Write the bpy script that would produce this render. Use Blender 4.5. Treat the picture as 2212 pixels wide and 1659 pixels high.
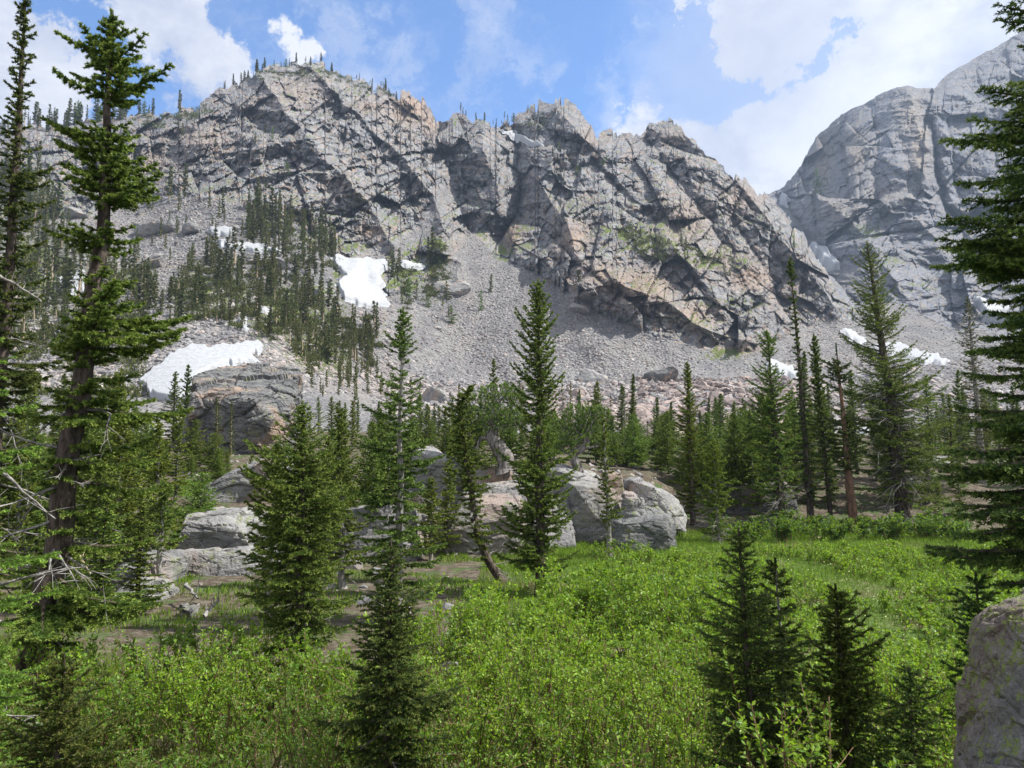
import bpy, bmesh, math, random
import numpy as np
from mathutils import Vector
for _o in list(bpy.data.objects): bpy.data.objects.remove(_o)
SC = bpy.context.scene
COL = SC.collection
# ------------------------------------------------------------------ camera
F = 1655.0                       # focal length in units of a 2212 x 1659 picture
PITCH = math.radians(4.2)
CAM = np.array([0.0, 0.0, 4.2])
cd = bpy.data.cameras.new("camera"); cam = bpy.data.objects.new("camera", cd); COL.objects.link(cam)
cam.location = CAM; cam.rotation_euler = (math.radians(90) + PITCH, 0, 0)
cd.sensor_width = 36; cd.lens = 36 * F / 2212; cd.clip_start = 0.1; cd.clip_end = 20000
SC.camera = cam
SC.render.resolution_x = 1024; SC.render.resolution_y = 768
cp, sp = math.cos(PITCH), math.sin(PITCH)
def ray(px, py):
    px = np.asarray(px, float); py = np.asarray(py, float)
    dx = (px - 1106) / F; dz = (829.5 - py) / F
    return dx, cp - dz * sp, sp + dz * cp
def at(px, py, Y):
    x, y, z = ray(px, py); k = Y / y
    return np.stack([x * k, y * k, CAM[2] + z * k], -1)
# ------------------------------------------------------------------ sun, sky, exposure
SUN_AZ, SUN_EL = math.radians(92), math.radians(52)      # azimuth from +Y towards +X
sdir = Vector((math.sin(SUN_AZ) * math.cos(SUN_EL), math.cos(SUN_AZ) * math.cos(SUN_EL), math.sin(SUN_EL)))
ld = bpy.data.lights.new("sun", 'SUN'); ld.energy = 5.0; ld.angle = math.radians(0.55); ld.color = (1.0, .955, .87)
sun = bpy.data.objects.new("sun", ld); COL.objects.link(sun); sun.rotation_euler = sdir.to_track_quat('Z', 'Y').to_euler()
SC.view_settings.view_transform = 'Standard'; SC.view_settings.look = 'None'
SC.view_settings.exposure = 0.86; SC.view_settings.gamma = 1
SC.cycles.max_bounces = 6; SC.cycles.diffuse_bounces = 3; SC.cycles.transmission_bounces = 3
SC.cycles.volume_bounces = 0; SC.cycles.caustics_reflective = False; SC.cycles.caustics_refractive = False
SC.cycles.sample_clamp_indirect = 4; SC.cycles.use_denoising = True

class NT:
    """small node-tree helper"""
    def __init__(s, tree): s.t = tree; tree.nodes.clear()
    def n(s, typ, **kw):
        nd = s.t.nodes.new(typ)
        for k, v in kw.items(): setattr(nd, k, v)
        return nd
    def put(s, sock, v):
        if hasattr(v, 'outputs') or isinstance(v, bpy.types.NodeSocket): s.t.links.new(v if isinstance(v, bpy.types.NodeSocket) else v.outputs[0], sock)
        elif isinstance(v, (tuple, list)) and len(v) == 3 and sock.type == 'RGBA': sock.default_value = (*v, 1)
        else: sock.default_value = v
    def m(s, op, a, b=None, c=None, clamp=False):
        nd = s.n('ShaderNodeMath', operation=op); nd.use_clamp = clamp
        for i, v in enumerate((a, b, c)):
            if v is not None: s.put(nd.inputs[i], v)
        return nd.outputs[0]
    def vm(s, op, a, b=None):
        nd = s.n('ShaderNodeVectorMath', operation=op); s.put(nd.inputs[0], a)
        if b is not None: s.put(nd.inputs[3 if op == 'SCALE' else 1], b)
        return nd.outputs['Value'] if op in ('LENGTH', 'DISTANCE', 'DOT_PRODUCT') else nd.outputs[0]
    def noise(s, vec, scale, detail=4, rough=.55, dist=0.0, col=False):
        nd = s.n('ShaderNodeTexNoise'); s.put(nd.inputs['Vector'], vec)
        nd.inputs['Scale'].default_value = scale; nd.inputs['Detail'].default_value = detail
        nd.inputs['Roughness'].default_value = rough; nd.inputs['Distortion'].default_value = dist
        return nd.outputs['Color'] if col else nd.outputs[0]
    def ss(s, v, a, b, lo=0.0, hi=1.0):
        nd = s.n('ShaderNodeMapRange', interpolation_type='SMOOTHSTEP'); s.put(nd.inputs[0], v)
        for i, q in enumerate((a, b, lo, hi)): s.put(nd.inputs[i + 1], q)
        return nd.outputs[0]
    def mix(s, f, a, b, mode='MIX'):
        nd = s.n('ShaderNodeMix', data_type='RGBA', blend_type=mode); s.put(nd.inputs[0], f); s.put(nd.inputs[6], a); s.put(nd.inputs[7], b)
        return nd.outputs[2]
    def attr(s, name): return s.n('ShaderNodeAttribute', attribute_name=name)

world = bpy.data.worlds.new("World"); SC.world = world; world.use_nodes = True
W = NT(world.node_tree)
sky = W.n('ShaderNodeTexSky', sky_type='NISHITA'); sky.sun_disc = False
sky.sun_elevation = SUN_EL; sky.sun_rotation = SUN_AZ; sky.air_density = 1.0; sky.dust_density = 0.4; sky.ozone_density = 2.5; sky.altitude = 3000
tc = W.n('ShaderNodeTexCoord').outputs['Generated']
wob = W.vm('SCALE', W.vm('SUBTRACT', W.noise(tc, 8.0, 9, .68, col=True), (.5, .5, .5)), .22)
tw = W.vm('ADD', tc, wob)
def pdir(px, py):
    v = Vector([float(a) for a in ray(px, py)]); v.normalize(); return tuple(v)
cover = None
# (px, py, radius in radians, weight): clear sky pulls down, cloud banks push up
for px, py, r, w in [(800, 20, .18, -.9), (1000, 60, .22, -.9), (1200, 60, .20, -.9), (1330, 170, .15, -.8), (880, 190, .11, -.6), (1080, 150, .16, -.55), (600, 10, .10, -.5), (1360, 20, .10, -.7),
                     (1450, 230, .10, -.6), (1580, 170, .08, -.45), (100, 60, .05, -.75), (140, 130, .055, -.8), (180, 190, .05, -.6), (310, 190, .06, -.6), (560, 70, .06, -.6), (1240, 250, .07, -.4), (1540, 130, .05, -.5),
                     (520, 110, .06, -.45), (1800, 112, .045, -1.15), (1850, 55, .035, -1.0), (1700, 160, .05, -.9), (1620, 190, .06, -.6), (1500, 90, .04, -.8), (1900, 60, .03, -.9), (1760, 170, .04, -.8), (1950, 20, .03, -.7), (240, 205, .05, -.5), (350, 130, .035, -.4), (1500, 30, .035, -.9), (740, 120, .05, -.6), (470, 15, .03, -.3),
                     (610, 90, .045, .9), (660, 110, .045, .9), (700, 115, .03, .6), (800, 160, .04, .75), (830, 175, .03, .6), (1430, 70, .035, 1.3), (1460, 40, .04, 1.2), (1480, 10, .03, .8), (1540, 120, .035, .8), (950, 80, .06, .3), (1060, 110, .05, .3), (1130, 150, .05, .3), (970, 240, .06, .55), (1060, 220, .05, .35),
                     (1200, 330, .2, .6), (1500, 320, .16, .8), (1350, 255, .07, .5), (1240, 215, .03, .4), (1650, 50, .07, .7), (1560, 40, .04, .5), (1920, 100, .16, .7), (400, 30, .12, .7), (50, 120, .06, .7), (40, 230, .12, .8), (480, 150, .06, .4), (300, 90, .06, .5), (1850, 300, .2, .7), (1700, 240, .07, .4)]:
    c = W.m('MULTIPLY', W.ss(W.vm('DISTANCE', tw, pdir(px, py)), 0.0, r * 1.25, 1.0, 0.0), w)
    cover = c if cover is None else W.m('ADD', cover, c)
sxyz = W.n('ShaderNodeSeparateXYZ'); W.put(sxyz.inputs[0], tc)
cover = W.m('ADD', cover, W.m('ADD', W.ss(sxyz.outputs['Z'], .62, .9, 0, .7), W.ss(sxyz.outputs['Y'], .3, -.3, 0, .7)))  # extra cloud overhead and behind the camera, added to make the fill light whiter
fb = W.noise(W.vm('ADD', tc, (0.2, 0.3, 0.1)), 5.5, 9, .6, .4)
fb2 = W.noise(W.vm('MULTIPLY', tc, (1.0, 1.0, 1.8)), 16.0, 8, .62, .3)
cover = W.m('ADD', cover, W.m('MULTIPLY', W.m('SUBTRACT', fb, .5), 1.7))
cover = W.m('ADD', cover, W.m('MULTIPLY', W.m('SUBTRACT', fb2, .5), 1.4))
cover = W.m('ADD', cover, .56)
alpha = W.ss(cover, .10, .70)
veil = W.m('MULTIPLY', W.ss(W.noise(W.vm('MULTIPLY', tw, (1.0, 1.0, .45)), 9.0, 7, .62, .5), .42, .72), W.ss(W.vm('DISTANCE', tc, pdir(1080, 180)), .48, .12)); alpha = W.m('MAXIMUM', alpha, W.m('MULTIPLY', veil, .5)); alpha = W.m('MAXIMUM', alpha, W.ss(W.vm('DISTANCE', tw, pdir(1640, 140)), .20, .06, 0, .5))
shade = W.ss(W.m('ADD', W.m('MULTIPLY', fb, .45), W.m('ADD', W.m('MULTIPLY', fb2, .3), W.m('MULTIPLY', W.noise(tc, 3.1, 3, .5), .25))), .40, .58)
CLD = 5.55
shade = W.m('MULTIPLY', shade, W.ss(W.vm('DISTANCE', tw, pdir(1640, 100)), .05, .17, .35, 1.0))
cloudc = W.mix(shade, (.62 * CLD, .66 * CLD, .80 * CLD), (1.0 * CLD, 1.0 * CLD, 1.03 * CLD))
hs = W.n('ShaderNodeHueSaturation'); hs.inputs['Saturation'].default_value = 1.0; hs.inputs['Value'].default_value = 1.0
W.put(hs.inputs['Color'], W.mix(1.0, sky, (.66, 1.14, 1.52), 'MULTIPLY'))
thick = W.m('MULTIPLY', W.ss(sxyz.outputs['Z'], .60, .80, 1.0, .95), W.ss(sxyz.outputs['Y'], .45, -.1, 1.0, .95)); cloudc = W.vm('SCALE', cloudc, thick)  # dims that unseen added cloud to set how far it fills the shadows
skc = W.mix(alpha, hs.outputs[0], cloudc)
bg = W.n('ShaderNodeBackground'); W.put(bg.inputs[0], skc); bg.inputs[1].default_value = 0.1
wo = W.n('ShaderNodeOutputWorld'); W.t.links.new(bg.outputs[0], wo.inputs[0])
world.cycles.sampling_method = 'MANUAL'; world.cycles.sample_map_resolution = 512

# ------------------------------------------------------------------ numpy noise
def _h(ix, iy, iz, seed):
    h = (ix.astype(np.int64) * 374761393 + iy.astype(np.int64) * 668265263 + iz.astype(np.int64) * 2147483647 + seed * 1274126177) & 0xFFFFFFFF
    h = ((h ^ (h >> 13)) * 1274126177) & 0xFFFFFFFF
    h = ((h ^ (h >> 16)) * 2246822519) & 0xFFFFFFFF
    return h ^ (h >> 15)
def hf(ix, iy, iz, seed): return (_h(ix, iy, iz, seed) & 0xFFFFFF).astype(np.float32) / 16777215.0
def vnoise(p, seed=0):
    i = np.floor(p).astype(np.int64); f = (p - i).astype(np.float32); f = f * f * (3 - 2 * f)
    x, y, z = i[..., 0], i[..., 1], i[..., 2]; out = 0
    for dx in (0, 1):
        wx = f[..., 0] if dx else 1 - f[..., 0]
        for dy in (0, 1):
            wy = f[..., 1] if dy else 1 - f[..., 1]
            for dz in (0, 1):
                wz = f[..., 2] if dz else 1 - f[..., 2]
                out = out + wx * wy * wz * hf(x + dx, y + dy, z + dz, seed)
    return out * 2 - 1
def fbm(p, octv=4, seed=0, gain=.5, ridge=False):
    a, s, tot = 1.0, 0, 0
    for k in range(octv):
        n = vnoise(p * 2.03 ** k + k * 17.3, seed + k)
        s = s + a * ((1 - 2 * np.abs(n)) if ridge else n); tot += a; a *= gain
    return s / tot
def facets(p, seed, tilt=.9, jitter=.9):
    """plane-per-cell relief: height in cell units, edge = 0 in a cell's middle .. 1 at its border"""
    i = np.floor(p).astype(np.int64); best = np.full(p.shape[:-1], 1e9, np.float32); sec = best.copy()
    h = np.zeros_like(best)
    for dx in (-1, 0, 1):
        for dy in (-1, 0, 1):
            for dz in (-1, 0, 1):
                c = i + np.array([dx, dy, dz]); cx, cy, cz = c[..., 0], c[..., 1], c[..., 2]
                r = [hf(cx, cy, cz, seed + k) for k in range(3)]
                d = [p[..., k] - (c[..., k] + .5 + (r[k] - .5) * jitter) for k in range(3)]
                d2 = (d[0] ** 2 + d[1] ** 2 + d[2] ** 2).astype(np.float32)
                hv = hf(cx, cy, cz, seed + 7) + tilt * sum(d[k] * (hf(cx, cy, cz, seed + 8 + k) * 2 - 1) for k in range(3))
                m = d2 < best
                sec = np.where(m, best, np.minimum(sec, d2)); best = np.where(m, d2, best); h = np.where(m, hv, h)
    return h.astype(np.float32), np.sqrt(best) / (np.sqrt(sec) + 1e-6)
def sstep(x, a, b):
    t = np.clip((x - a) / (b - a), 0, 1); return t * t * (3 - 2 * t)
def seg_dist(px, py, pts):
    best = np.full(np.broadcast(px, py).shape, 1e9)
    for (x0, y0), (x1, y1) in zip(pts[:-1], pts[1:]):
        vx, vy = x1 - x0, y1 - y0; t = np.clip(((px - x0) * vx + (py - y0) * vy) / (vx * vx + vy * vy + 1e-9), 0, 1)
        best = np.minimum(best, np.hypot(px - x0 - t * vx, py - y0 - t * vy))
    return best
def in_poly(px, py, pts):
    r = np.zeros(np.broadcast(px, py).shape, bool); n = len(pts)
    for k in range(n):
        (x0, y0), (x1, y1) = pts[k], pts[(k + 1) % n]
        c = ((y0 > py) != (y1 > py)) & (px < (x1 - x0) * (py - y0) / ((y1 - y0) + 1e-12) + x0)
        r ^= c
    return r
def soft_poly(px, py, pts, w):
    d = seg_dist(px, py, list(pts) + [pts[0]]); s = np.where(in_poly(px, py, pts), d, -d)
    return sstep(s, -w, w)

# ------------------------------------------------------------------ mesh helpers
def raw_mesh(name, V, Fc, mats, smooth=False, attrs=None, colors=None, mat_index=None):
    """V (n,3); Fc: list of index arrays, each (m,k)"""
    me = bpy.data.meshes.new(name)
    V = np.asarray(V, np.float32); me.vertices.add(len(V)); me.vertices.foreach_set('co', V.ravel())
    if not isinstance(Fc, list): Fc = [Fc]
    Fc = [f for f in Fc if len(f)]
    loops = np.concatenate([f.ravel() for f in Fc]).astype(np.int32)
    sizes = np.concatenate([np.full(len(f), f.shape[1]) for f in Fc]).astype(np.int32)
    me.loops.add(len(loops)); me.polygons.add(len(sizes))
    me.loops.foreach_set('vertex_index', loops)
    me.polygons.foreach_set('loop_start', np.concatenate([[0], np.cumsum(sizes)[:-1]]).astype(np.int32))
    try: me.polygons.foreach_set('loop_total', sizes)
    except Exception: pass
    if mat_index is not None: me.polygons.foreach_set('material_index', np.asarray(mat_index, np.int32))
    me.update(calc_edges=True)
    me.polygons.foreach_set('use_smooth', np.full(len(sizes), bool(smooth)))
    for m in (mats if isinstance(mats, (list, tuple)) else [mats]): me.materials.append(m)
    for k, v in (attrs or {}).items():
        a = me.attributes.new(k, 'FLOAT', 'POINT'); a.data.foreach_set('value', np.asarray(v, np.float32))
    for k, v in (colors or {}).items():
        a = me.attributes.new(k, 'FLOAT_COLOR', 'POINT'); a.data.foreach_set('color', np.asarray(v, np.float32).ravel())
    return me
def link(name, me, parent=None, **props):
    o = bpy.data.objects.new(name, me); COL.objects.link(o)
    if parent is not None: o.parent = parent
    for k, v in props.items(): o[k] = v
    return o
def thing(name, loc, label, cat, group=None, rot=(0, 0, 0), scale=(1, 1, 1)):
    o = bpy.data.objects.new(name, None); COL.objects.link(o); o.location = [float(a) for a in loc]; o.rotation_euler = rot; o.scale = scale
    o.empty_display_size = .3
    o['label'] = label; o['category'] = cat
    if group: o['group'] = group
    return o
def grid_faces(nr, nc):
    i = np.arange(nr * nc).reshape(nr, nc)
    return np.stack([i[:-1, :-1], i[:-1, 1:], i[1:, 1:], i[1:, :-1]], -1).reshape(-1, 4)
def mat(name):
    m = bpy.data.materials.new(name); m.use_nodes = True; return m, NT(m.node_tree)
def finish(N, bsdf, disp=None):
    o = N.n('ShaderNodeOutputMaterial'); N.t.links.new(bsdf.outputs[0], o.inputs[0])
def principled(N, col, rough=.85, bump=None, bs=.5, bd=.1, spec=.25):
    b = N.n('ShaderNodeBsdfPrincipled'); N.put(b.inputs['Base Color'], col); N.put(b.inputs['Roughness'], rough)
    b.inputs['Specular IOR Level'].default_value = spec
    if bump is not None:
        bp = N.n('ShaderNodeBump'); bp.inputs['Strength'].default_value = bs; bp.inputs['Distance'].default_value = bd
        N.put(bp.inputs['Height'], bump); N.t.links.new(bp.outputs[0], b.inputs['Normal'])
    return b
# ------------------------------------------------------------------ the mountain
def tps(pts):
    P = np.array(pts, float); X = P[:, :2] / 1000; L = np.log(P[:, 2]); n = len(P)
    def K(a, b):
        r2 = ((a[:, None] - b[None]) ** 2).sum(-1); return np.where(r2 > 1e-12, r2 * np.log(r2 + 1e-12), 0)
    A = np.zeros((n + 3, n + 3)); A[:n, :n] = K(X, X) + np.eye(n) * 2e-3; A[:n, n] = 1; A[:n, n + 1:] = X; A[n, :n] = 1; A[n + 1:, :n] = X.T
    w = np.linalg.solve(A, np.concatenate([L, [0, 0, 0]]))
    def f(px, py):
        sh = px.shape; q = np.stack([px.ravel(), py.ravel()], -1) / 1000; r = np.full(len(q), w[n]) + q @ w[n + 1:]
        for k in range(n):
            d = ((q - X[k]) ** 2).sum(-1); r += w[k] * np.where(d > 1e-12, d * np.log(d + 1e-12), 0)
        return np.exp(r).reshape(sh)
    return f
cols = {-500: [(940, 85), (850, 150), (700, 220), (450, 330), (300, 430)],
        0: [(940, 85), (850, 150), (700, 215), (560, 280), (430, 350), (280, 430)],
        300: [(940, 85), (850, 145), (750, 180), (650, 235), (560, 290), (450, 350), (350, 385), (240, 440)],
        600: [(940, 85), (850, 150), (750, 190), (600, 270), (470, 335), (350, 385), (250, 440), (130, 510)],
        850: [(940, 100), (880, 190), (750, 250), (600, 330), (500, 385), (350, 450), (205, 520)],
        1100: [(940, 100), (880, 230), (800, 265), (700, 305), (600, 350), (520, 395), (400, 450), (270, 520)],
        1300: [(940, 100), (850, 240), (760, 275), (680, 315), (600, 345), (450, 405), (320, 480)],
        1450: [(940, 100), (840, 240), (760, 285), (650, 325), (500, 380), (270, 500)],
        1640: [(940, 100), (840, 255), (780, 300), (700, 345), (580, 385), (420, 450)],
        1840: [(940, 100), (850, 250), (780, 320), (720, 370), (650, 410)],
        2200: [(940, 100), (850, 230), (800, 290), (740, 350)],
        2750: [(940, 100), (880, 200), (850, 290)]}
DEPTH = tps([(x, y, d) for x, l in cols.items() for y, d in l])
SKY = [(-500, 300), (-100, 300), (0, 285), (60, 277), (120, 268), (200, 262), (260, 252), (320, 246), (360, 240), (430, 232), (455, 205), (480, 190), (520, 168), (545, 160), (555, 148), (600, 142), (620, 140), (640, 130), (665, 128), (680, 136), (700, 148),
       (740, 165), (790, 182), (830, 196), (850, 204), (875, 200), (900, 203), (915, 215), (930, 240), (938, 252), (960, 252), (985, 248), (1010, 252), (1030, 262), (1060, 268), (1085, 275), (1100, 270), (1112, 262), (1122, 246), (1140, 242), (1152, 240), (1160, 225), (1180, 222), (1200, 219), (1215, 223),
       (1235, 228), (1255, 240), (1268, 262), (1280, 275), (1292, 288), (1305, 278), (1325, 279), (1350, 280), (1370, 282), (1385, 284), (1405, 272), (1430, 266), (1450, 268), (1470, 279), (1490, 290), (1510, 315), (1540, 345), (1580, 375), (1620, 405), (1640, 422), (1680, 446), (1700, 470), (1740, 515), (1790, 590), (1820, 640), (1850, 672),
       (1880, 655), (1920, 652), (1960, 662), (2030, 700), (2100, 735), (2212, 790), (2400, 840), (2750, 880)]
CONE = [(985, 540), (1005, 500), (1030, 520), (1060, 560), (1130, 576), (1205, 622), (1295, 674), (1415, 728), (1530, 762), (1650, 768), (1710, 715), (1765, 700), (1850, 690), (1860, 640), (1960, 640), (2100, 720), (2760, 850), (2760, 950), (800, 950), (790, 860), (815, 800), (830, 700), (830, 650), (900, 620), (960, 580)]
SHELF = [(210, 460), (320, 430), (440, 425), (530, 450), (600, 500), (700, 540), (720, 620), (560, 640), (440, 600), (300, 560), (200, 540)]
LOWER = [(-520, 500), (0, 470), (200, 480), (300, 560), (440, 600), (560, 640), (720, 620), (830, 650), (815, 800), (790, 950), (-520, 950)]
def relief(P, px, th, sizes, amps, seed):
    """stacked faceted blocks in the frame of the rock's bedding"""
    c, s = np.cos(th), np.sin(th); h = 0; cr = 0
    q = np.stack([P[..., 0] * c + P[..., 2] * s, P[..., 1] * .04, (-P[..., 0] * s + P[..., 2] * c) * np.where(th > .1, 1.8, 1.25)], -1)
    warp = np.stack([vnoise(P / 23 + 5, 3), vnoise(P / 23 + 9, 4), vnoise(P / 23 + 2, 5)], -1) * 5
    for k, (sz, a) in enumerate(zip(sizes, amps)):
        qq = (q if k % 2 == 0 else np.stack([q[..., 2] * .5, q[..., 1], q[..., 0]], -1)) + warp * min(.5, sz / 24)
        f, e = facets(qq / sz, seed + 31 * k, tilt=1.2)
        h = h + a * (f - .5) * sz - a * sz * .25 * sstep(e, .86, 1.0)
        cr = np.maximum(cr, sstep(e, .88, 1.0))
    return h, cr
def rock_mesh(name, xs, skyl, base, nrow, depthf, polylines, th_f, sizes, amps, seed, screef, m, zonef, back=9, jag=7.0):
    sx = np.interp(xs, [a for a, b in skyl], [b for a, b in skyl])
    j = fbm(np.stack([xs / 26, xs * 0, xs * 0], -1), 4, seed) * jag * 1.3 + (facets(np.stack([xs / 27, xs * 0 + .5, xs * 0 + .5], -1), seed + 4, tilt=1.4)[0] - .5) * jag * 1.5 + (facets(np.stack([xs / 11, xs * 0 + .5, xs * 0 + .5], -1), seed + 3)[0] - .5) * jag
    sx = sx + j * np.interp(xs, [1700, 1860], [1, .3])
    v = np.linspace(0, 1, nrow)[:, None]
    PX = np.broadcast_to(xs, (nrow, len(xs))).copy(); PY = base + (sx - base) * v
    Y = depthf(PX, PY)
    Y = np.maximum.accumulate(Y, axis=0)
    Q = at(PX, PY, Y); QF = at(PX, PY, 380.0)
    wx = PX + 13 * fbm(Q / 22, 4, seed + 60); wy = PY + 13 * fbm(Q / 22 + 40, 4, seed + 61)
    for pts, amp, w in polylines:
        d = seg_dist(wx, wy, pts); Y = Y + np.interp(pts[0][0], [900, 1100], [1.0, 1.35]) * amp * np.exp(-d / w) * sstep(v, 0, .12)
    scr = screef(PX, PY)
    P = at(PX, PY, Y)
    def along(P, h):  # move the face in or out
        d = P - CAM; return P - d / np.linalg.norm(d, axis=-1, keepdims=True) * h[..., None]
    th = th_f(PX, PY); fade = (1 - .7 * sstep(v, .9, 1.0)) * sstep(v, 0, .06); k = np.clip(P[..., 1] / 330, .4, 1.5) * fade * (1 - scr); bl = scr.copy()
    for _ in range(60): Bp = np.pad(bl, 2, mode='edge'); bl = (bl + Bp[4:, 2:-2] + Bp[:-4, 2:-2] + Bp[2:-2, 4:] + Bp[2:-2, :-4]) / 5
    kb = k * (1 - .95 * np.clip(bl * 2.2, 0, 1))
    big = fbm(Q / 36, 4, seed + 2, ridge=True) * 7 + fbm(Q / 90, 3, seed + 9) * 9
    h1, c1 = relief(QF, PX, th, sizes[:2], amps[:2], seed); P = along(P, (big + h1) * kb * 1.35)
    h2, c2 = relief(QF, PX, th, sizes[2:4], amps[2:4], seed + 400); P = along(P, (h2 + fbm(Q / 11, 3, seed + 5, ridge=True) * 1.0) * (.35 * k + .65 * kb) * 1.3)
    h3, c3 = relief(QF, PX, th, sizes[4:], amps[4:], seed + 800); P = along(P, (h3 + fbm(P / 4, 3, seed + 5) * .5) * k * 1.2 + (fbm(P / 26, 3, seed + 6) * 1.6 + fbm(P / 1.6, 3, seed + 8) * .45) * scr * fade)
    cr = np.maximum(c2, c3 * .6)
    zone = zonef(PX, PY, P)
    # the far side of the ridge
    top = P[-1]; rows = [top + np.array([0, 1, 0]) * (k ** 1.6) * 3.0 - np.array([0, 0, 1]) * (k ** 1.75) * 2.2 for k in range(1, back + 1)]
    Pall = np.concatenate([P, np.array(rows)], 0); nr = Pall.shape[0]
    du = np.gradient(P, axis=1); dv = np.gradient(P, axis=0); n = np.cross(du, dv); n /= np.linalg.norm(n, axis=-1, keepdims=True) + 1e-9
    n = np.where(n[..., 2:3] < -.0, -n, n)
    z = np.zeros(Pall.shape[:2] + (4,), np.float32); z[..., 3] = 1
    flat = sstep(n[..., 2], .62, .9)
    z[:nrow, :, 0] = zone[0]; z[:nrow, :, 1] = np.clip(zone[1] * (.25 + .75 * flat) + zone[3] * flat * (1 - scr), 0, 1); z[:nrow, :, 2] = scr
    z[nrow:, :] = z[nrow - 1]
    cra = np.zeros(Pall.shape[:2], np.float32); cra[:nrow] = cr * (1 - scr)
    me = raw_mesh(name, Pall.reshape(-1, 3), grid_faces(nr, len(xs)), m, False, attrs={'crack': cra.ravel()}, colors={'zone': z.reshape(-1, 4)})
    return link(name, me), (xs, sx, P, base)

def rock_material(name, grey_a, grey_b, orange, streak=0.0, lichen=(.32, .31, .13), hue=1.0):
    m, N = mat(name)
    g = N.n('ShaderNodeNewGeometry').outputs['Position']; z = N.attr('zone'); sep = N.n('ShaderNodeSeparateColor'); N.put(sep.inputs[0], z.outputs['Color'])
    n1 = N.noise(g, .035, 6, .6); n2 = N.noise(g, .22, 7, .75); n3 = N.noise(g, 1.3, 5, .65); n4 = N.noise(g, .09, 6, .62, .8)
    vo = N.n('ShaderNodeTexVoronoi', feature='F1'); N.put(vo.inputs['Vector'], N.vm('MULTIPLY', g, (1, 1, 2.2))); vo.inputs['Scale'].default_value = .42
    cellv = N.n('ShaderNodeSeparateColor'); N.put(cellv.inputs[0], vo.outputs['Color'])
    c = N.mix(N.ss(N.m('ADD', N.m('MULTIPLY', n2, .6), N.m('MULTIPLY', cellv.outputs[0], .4)), .3, .7), grey_a, grey_b)
    c = N.mix(N.ss(n3, .35, .7, 0, .5), c, (.12, .12, .13))
    # streaks of dark water stain
    st = N.noise(N.vm('MULTIPLY', g, (.35, .35, .03)), 1.0, 4, .6)
    c = N.mix(N.ss(st, .5, .68, 0, .35 + streak), c, (.13, .135, .16))
    # pink-orange fresh rock
    of = N.m('MULTIPLY', sep.outputs[0], N.ss(N.m('ADD', N.m('MULTIPLY', n2, .5), N.m('MULTIPLY', cellv.outputs[1], .5)), .2, .42)); of = N.m('MAXIMUM', of, N.m('MULTIPLY', N.ss(N.m('ADD', N.m('MULTIPLY', n4, .62), N.m('MULTIPLY', cellv.outputs[2], .38)), .55, .65), .62))
    c = N.mix(N.m('MULTIPLY', of, .85), c, N.mix(n3, orange, (orange[0] * .6, orange[1] * .6, orange[2] * .62)))
    c = N.mix(N.ss(N.noise(g, .3, 5, .7, .5), .57, .68, 0, .6), c, lichen)
    # scree
    scn = N.n('ShaderNodeTexVoronoi', feature='F1'); N.put(scn.inputs['Vector'], g); scn.inputs['Scale'].default_value = .9
    sc_ = N.n('ShaderNodeSeparateColor'); N.put(sc_.inputs[0], scn.outputs['Color'])
    scc = N.mix(sc_.outputs[0], (.16, .16, .17), (.35, .345, .34)); scc = N.mix(N.ss(N.noise(N.vm('MULTIPLY', g, (1, .25, .25)), .12, 5, .65), .42, .6, 0, .6), scc, (.15, .15, .165)); scc = N.mix(N.ss(n1, .42, .7, 0, .55), scc, (.30, .275, .26))
    c = N.mix(sep.outputs[2], c, scc)
    # grass on the ledges
    gn = N.noise(g, .5, 6, .7); gf = N.m('MULTIPLY', N.ss(N.m('ADD', sep.outputs[1], N.m('MULTIPLY', N.m('SUBTRACT', gn, .5), 1.5)), .38, .62), 1.0)
    c = N.mix(gf, c, N.mix(n3, (.075, .125, .022), (.19, .21, .055)))
    cr = N.attr('crack'); c = N.mix(N.m('MULTIPLY', cr.outputs['Fac'], .35), c, (.10, .10, .10))
    v2 = N.n('ShaderNodeTexVoronoi', feature='F1'); N.put(v2.inputs['Vector'], N.vm('MULTIPLY', g, (1.3, .6, 1.6))); v2.inputs['Scale'].default_value = 1.05; cv2 = N.n('ShaderNodeSeparateColor'); N.put(cv2.inputs[0], v2.outputs['Color'])
    hgt = N.m('ADD', N.m('MULTIPLY', n2, .9), N.m('MULTIPLY', n3, .45)); hgt = N.m('ADD', hgt, N.m('ADD', N.m('MULTIPLY', cellv.outputs[0], .8), N.m('MULTIPLY', cv2.outputs[0], .45))); hgt = N.m('ADD', hgt, N.m('MULTIPLY', scn.outputs['Distance'], N.m('MULTIPLY', sep.outputs[2], -1.2)))
    b = principled(N, c, .9, hgt, .8, 1.6, .15); finish(N, b); return m
M_ROCK = rock_material('mountain_rock', (.18, .19, .22), (.38, .39, .405), (.50, .34, .23))
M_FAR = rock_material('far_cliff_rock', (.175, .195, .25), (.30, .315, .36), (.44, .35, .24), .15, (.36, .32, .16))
XS = np.concatenate([np.arange(-500, -60, 14), np.arange(-60, 2275, 2.15), np.arange(2275, 2760, 14)]).astype(float)
def spot(px, py, lst):
    r = 0
    for x, y, rx, ry, w in lst: r = np.maximum(r, w * np.exp(-(((px - x) / rx) ** 2 + ((py - y) / ry) ** 2)))
    return r
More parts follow.
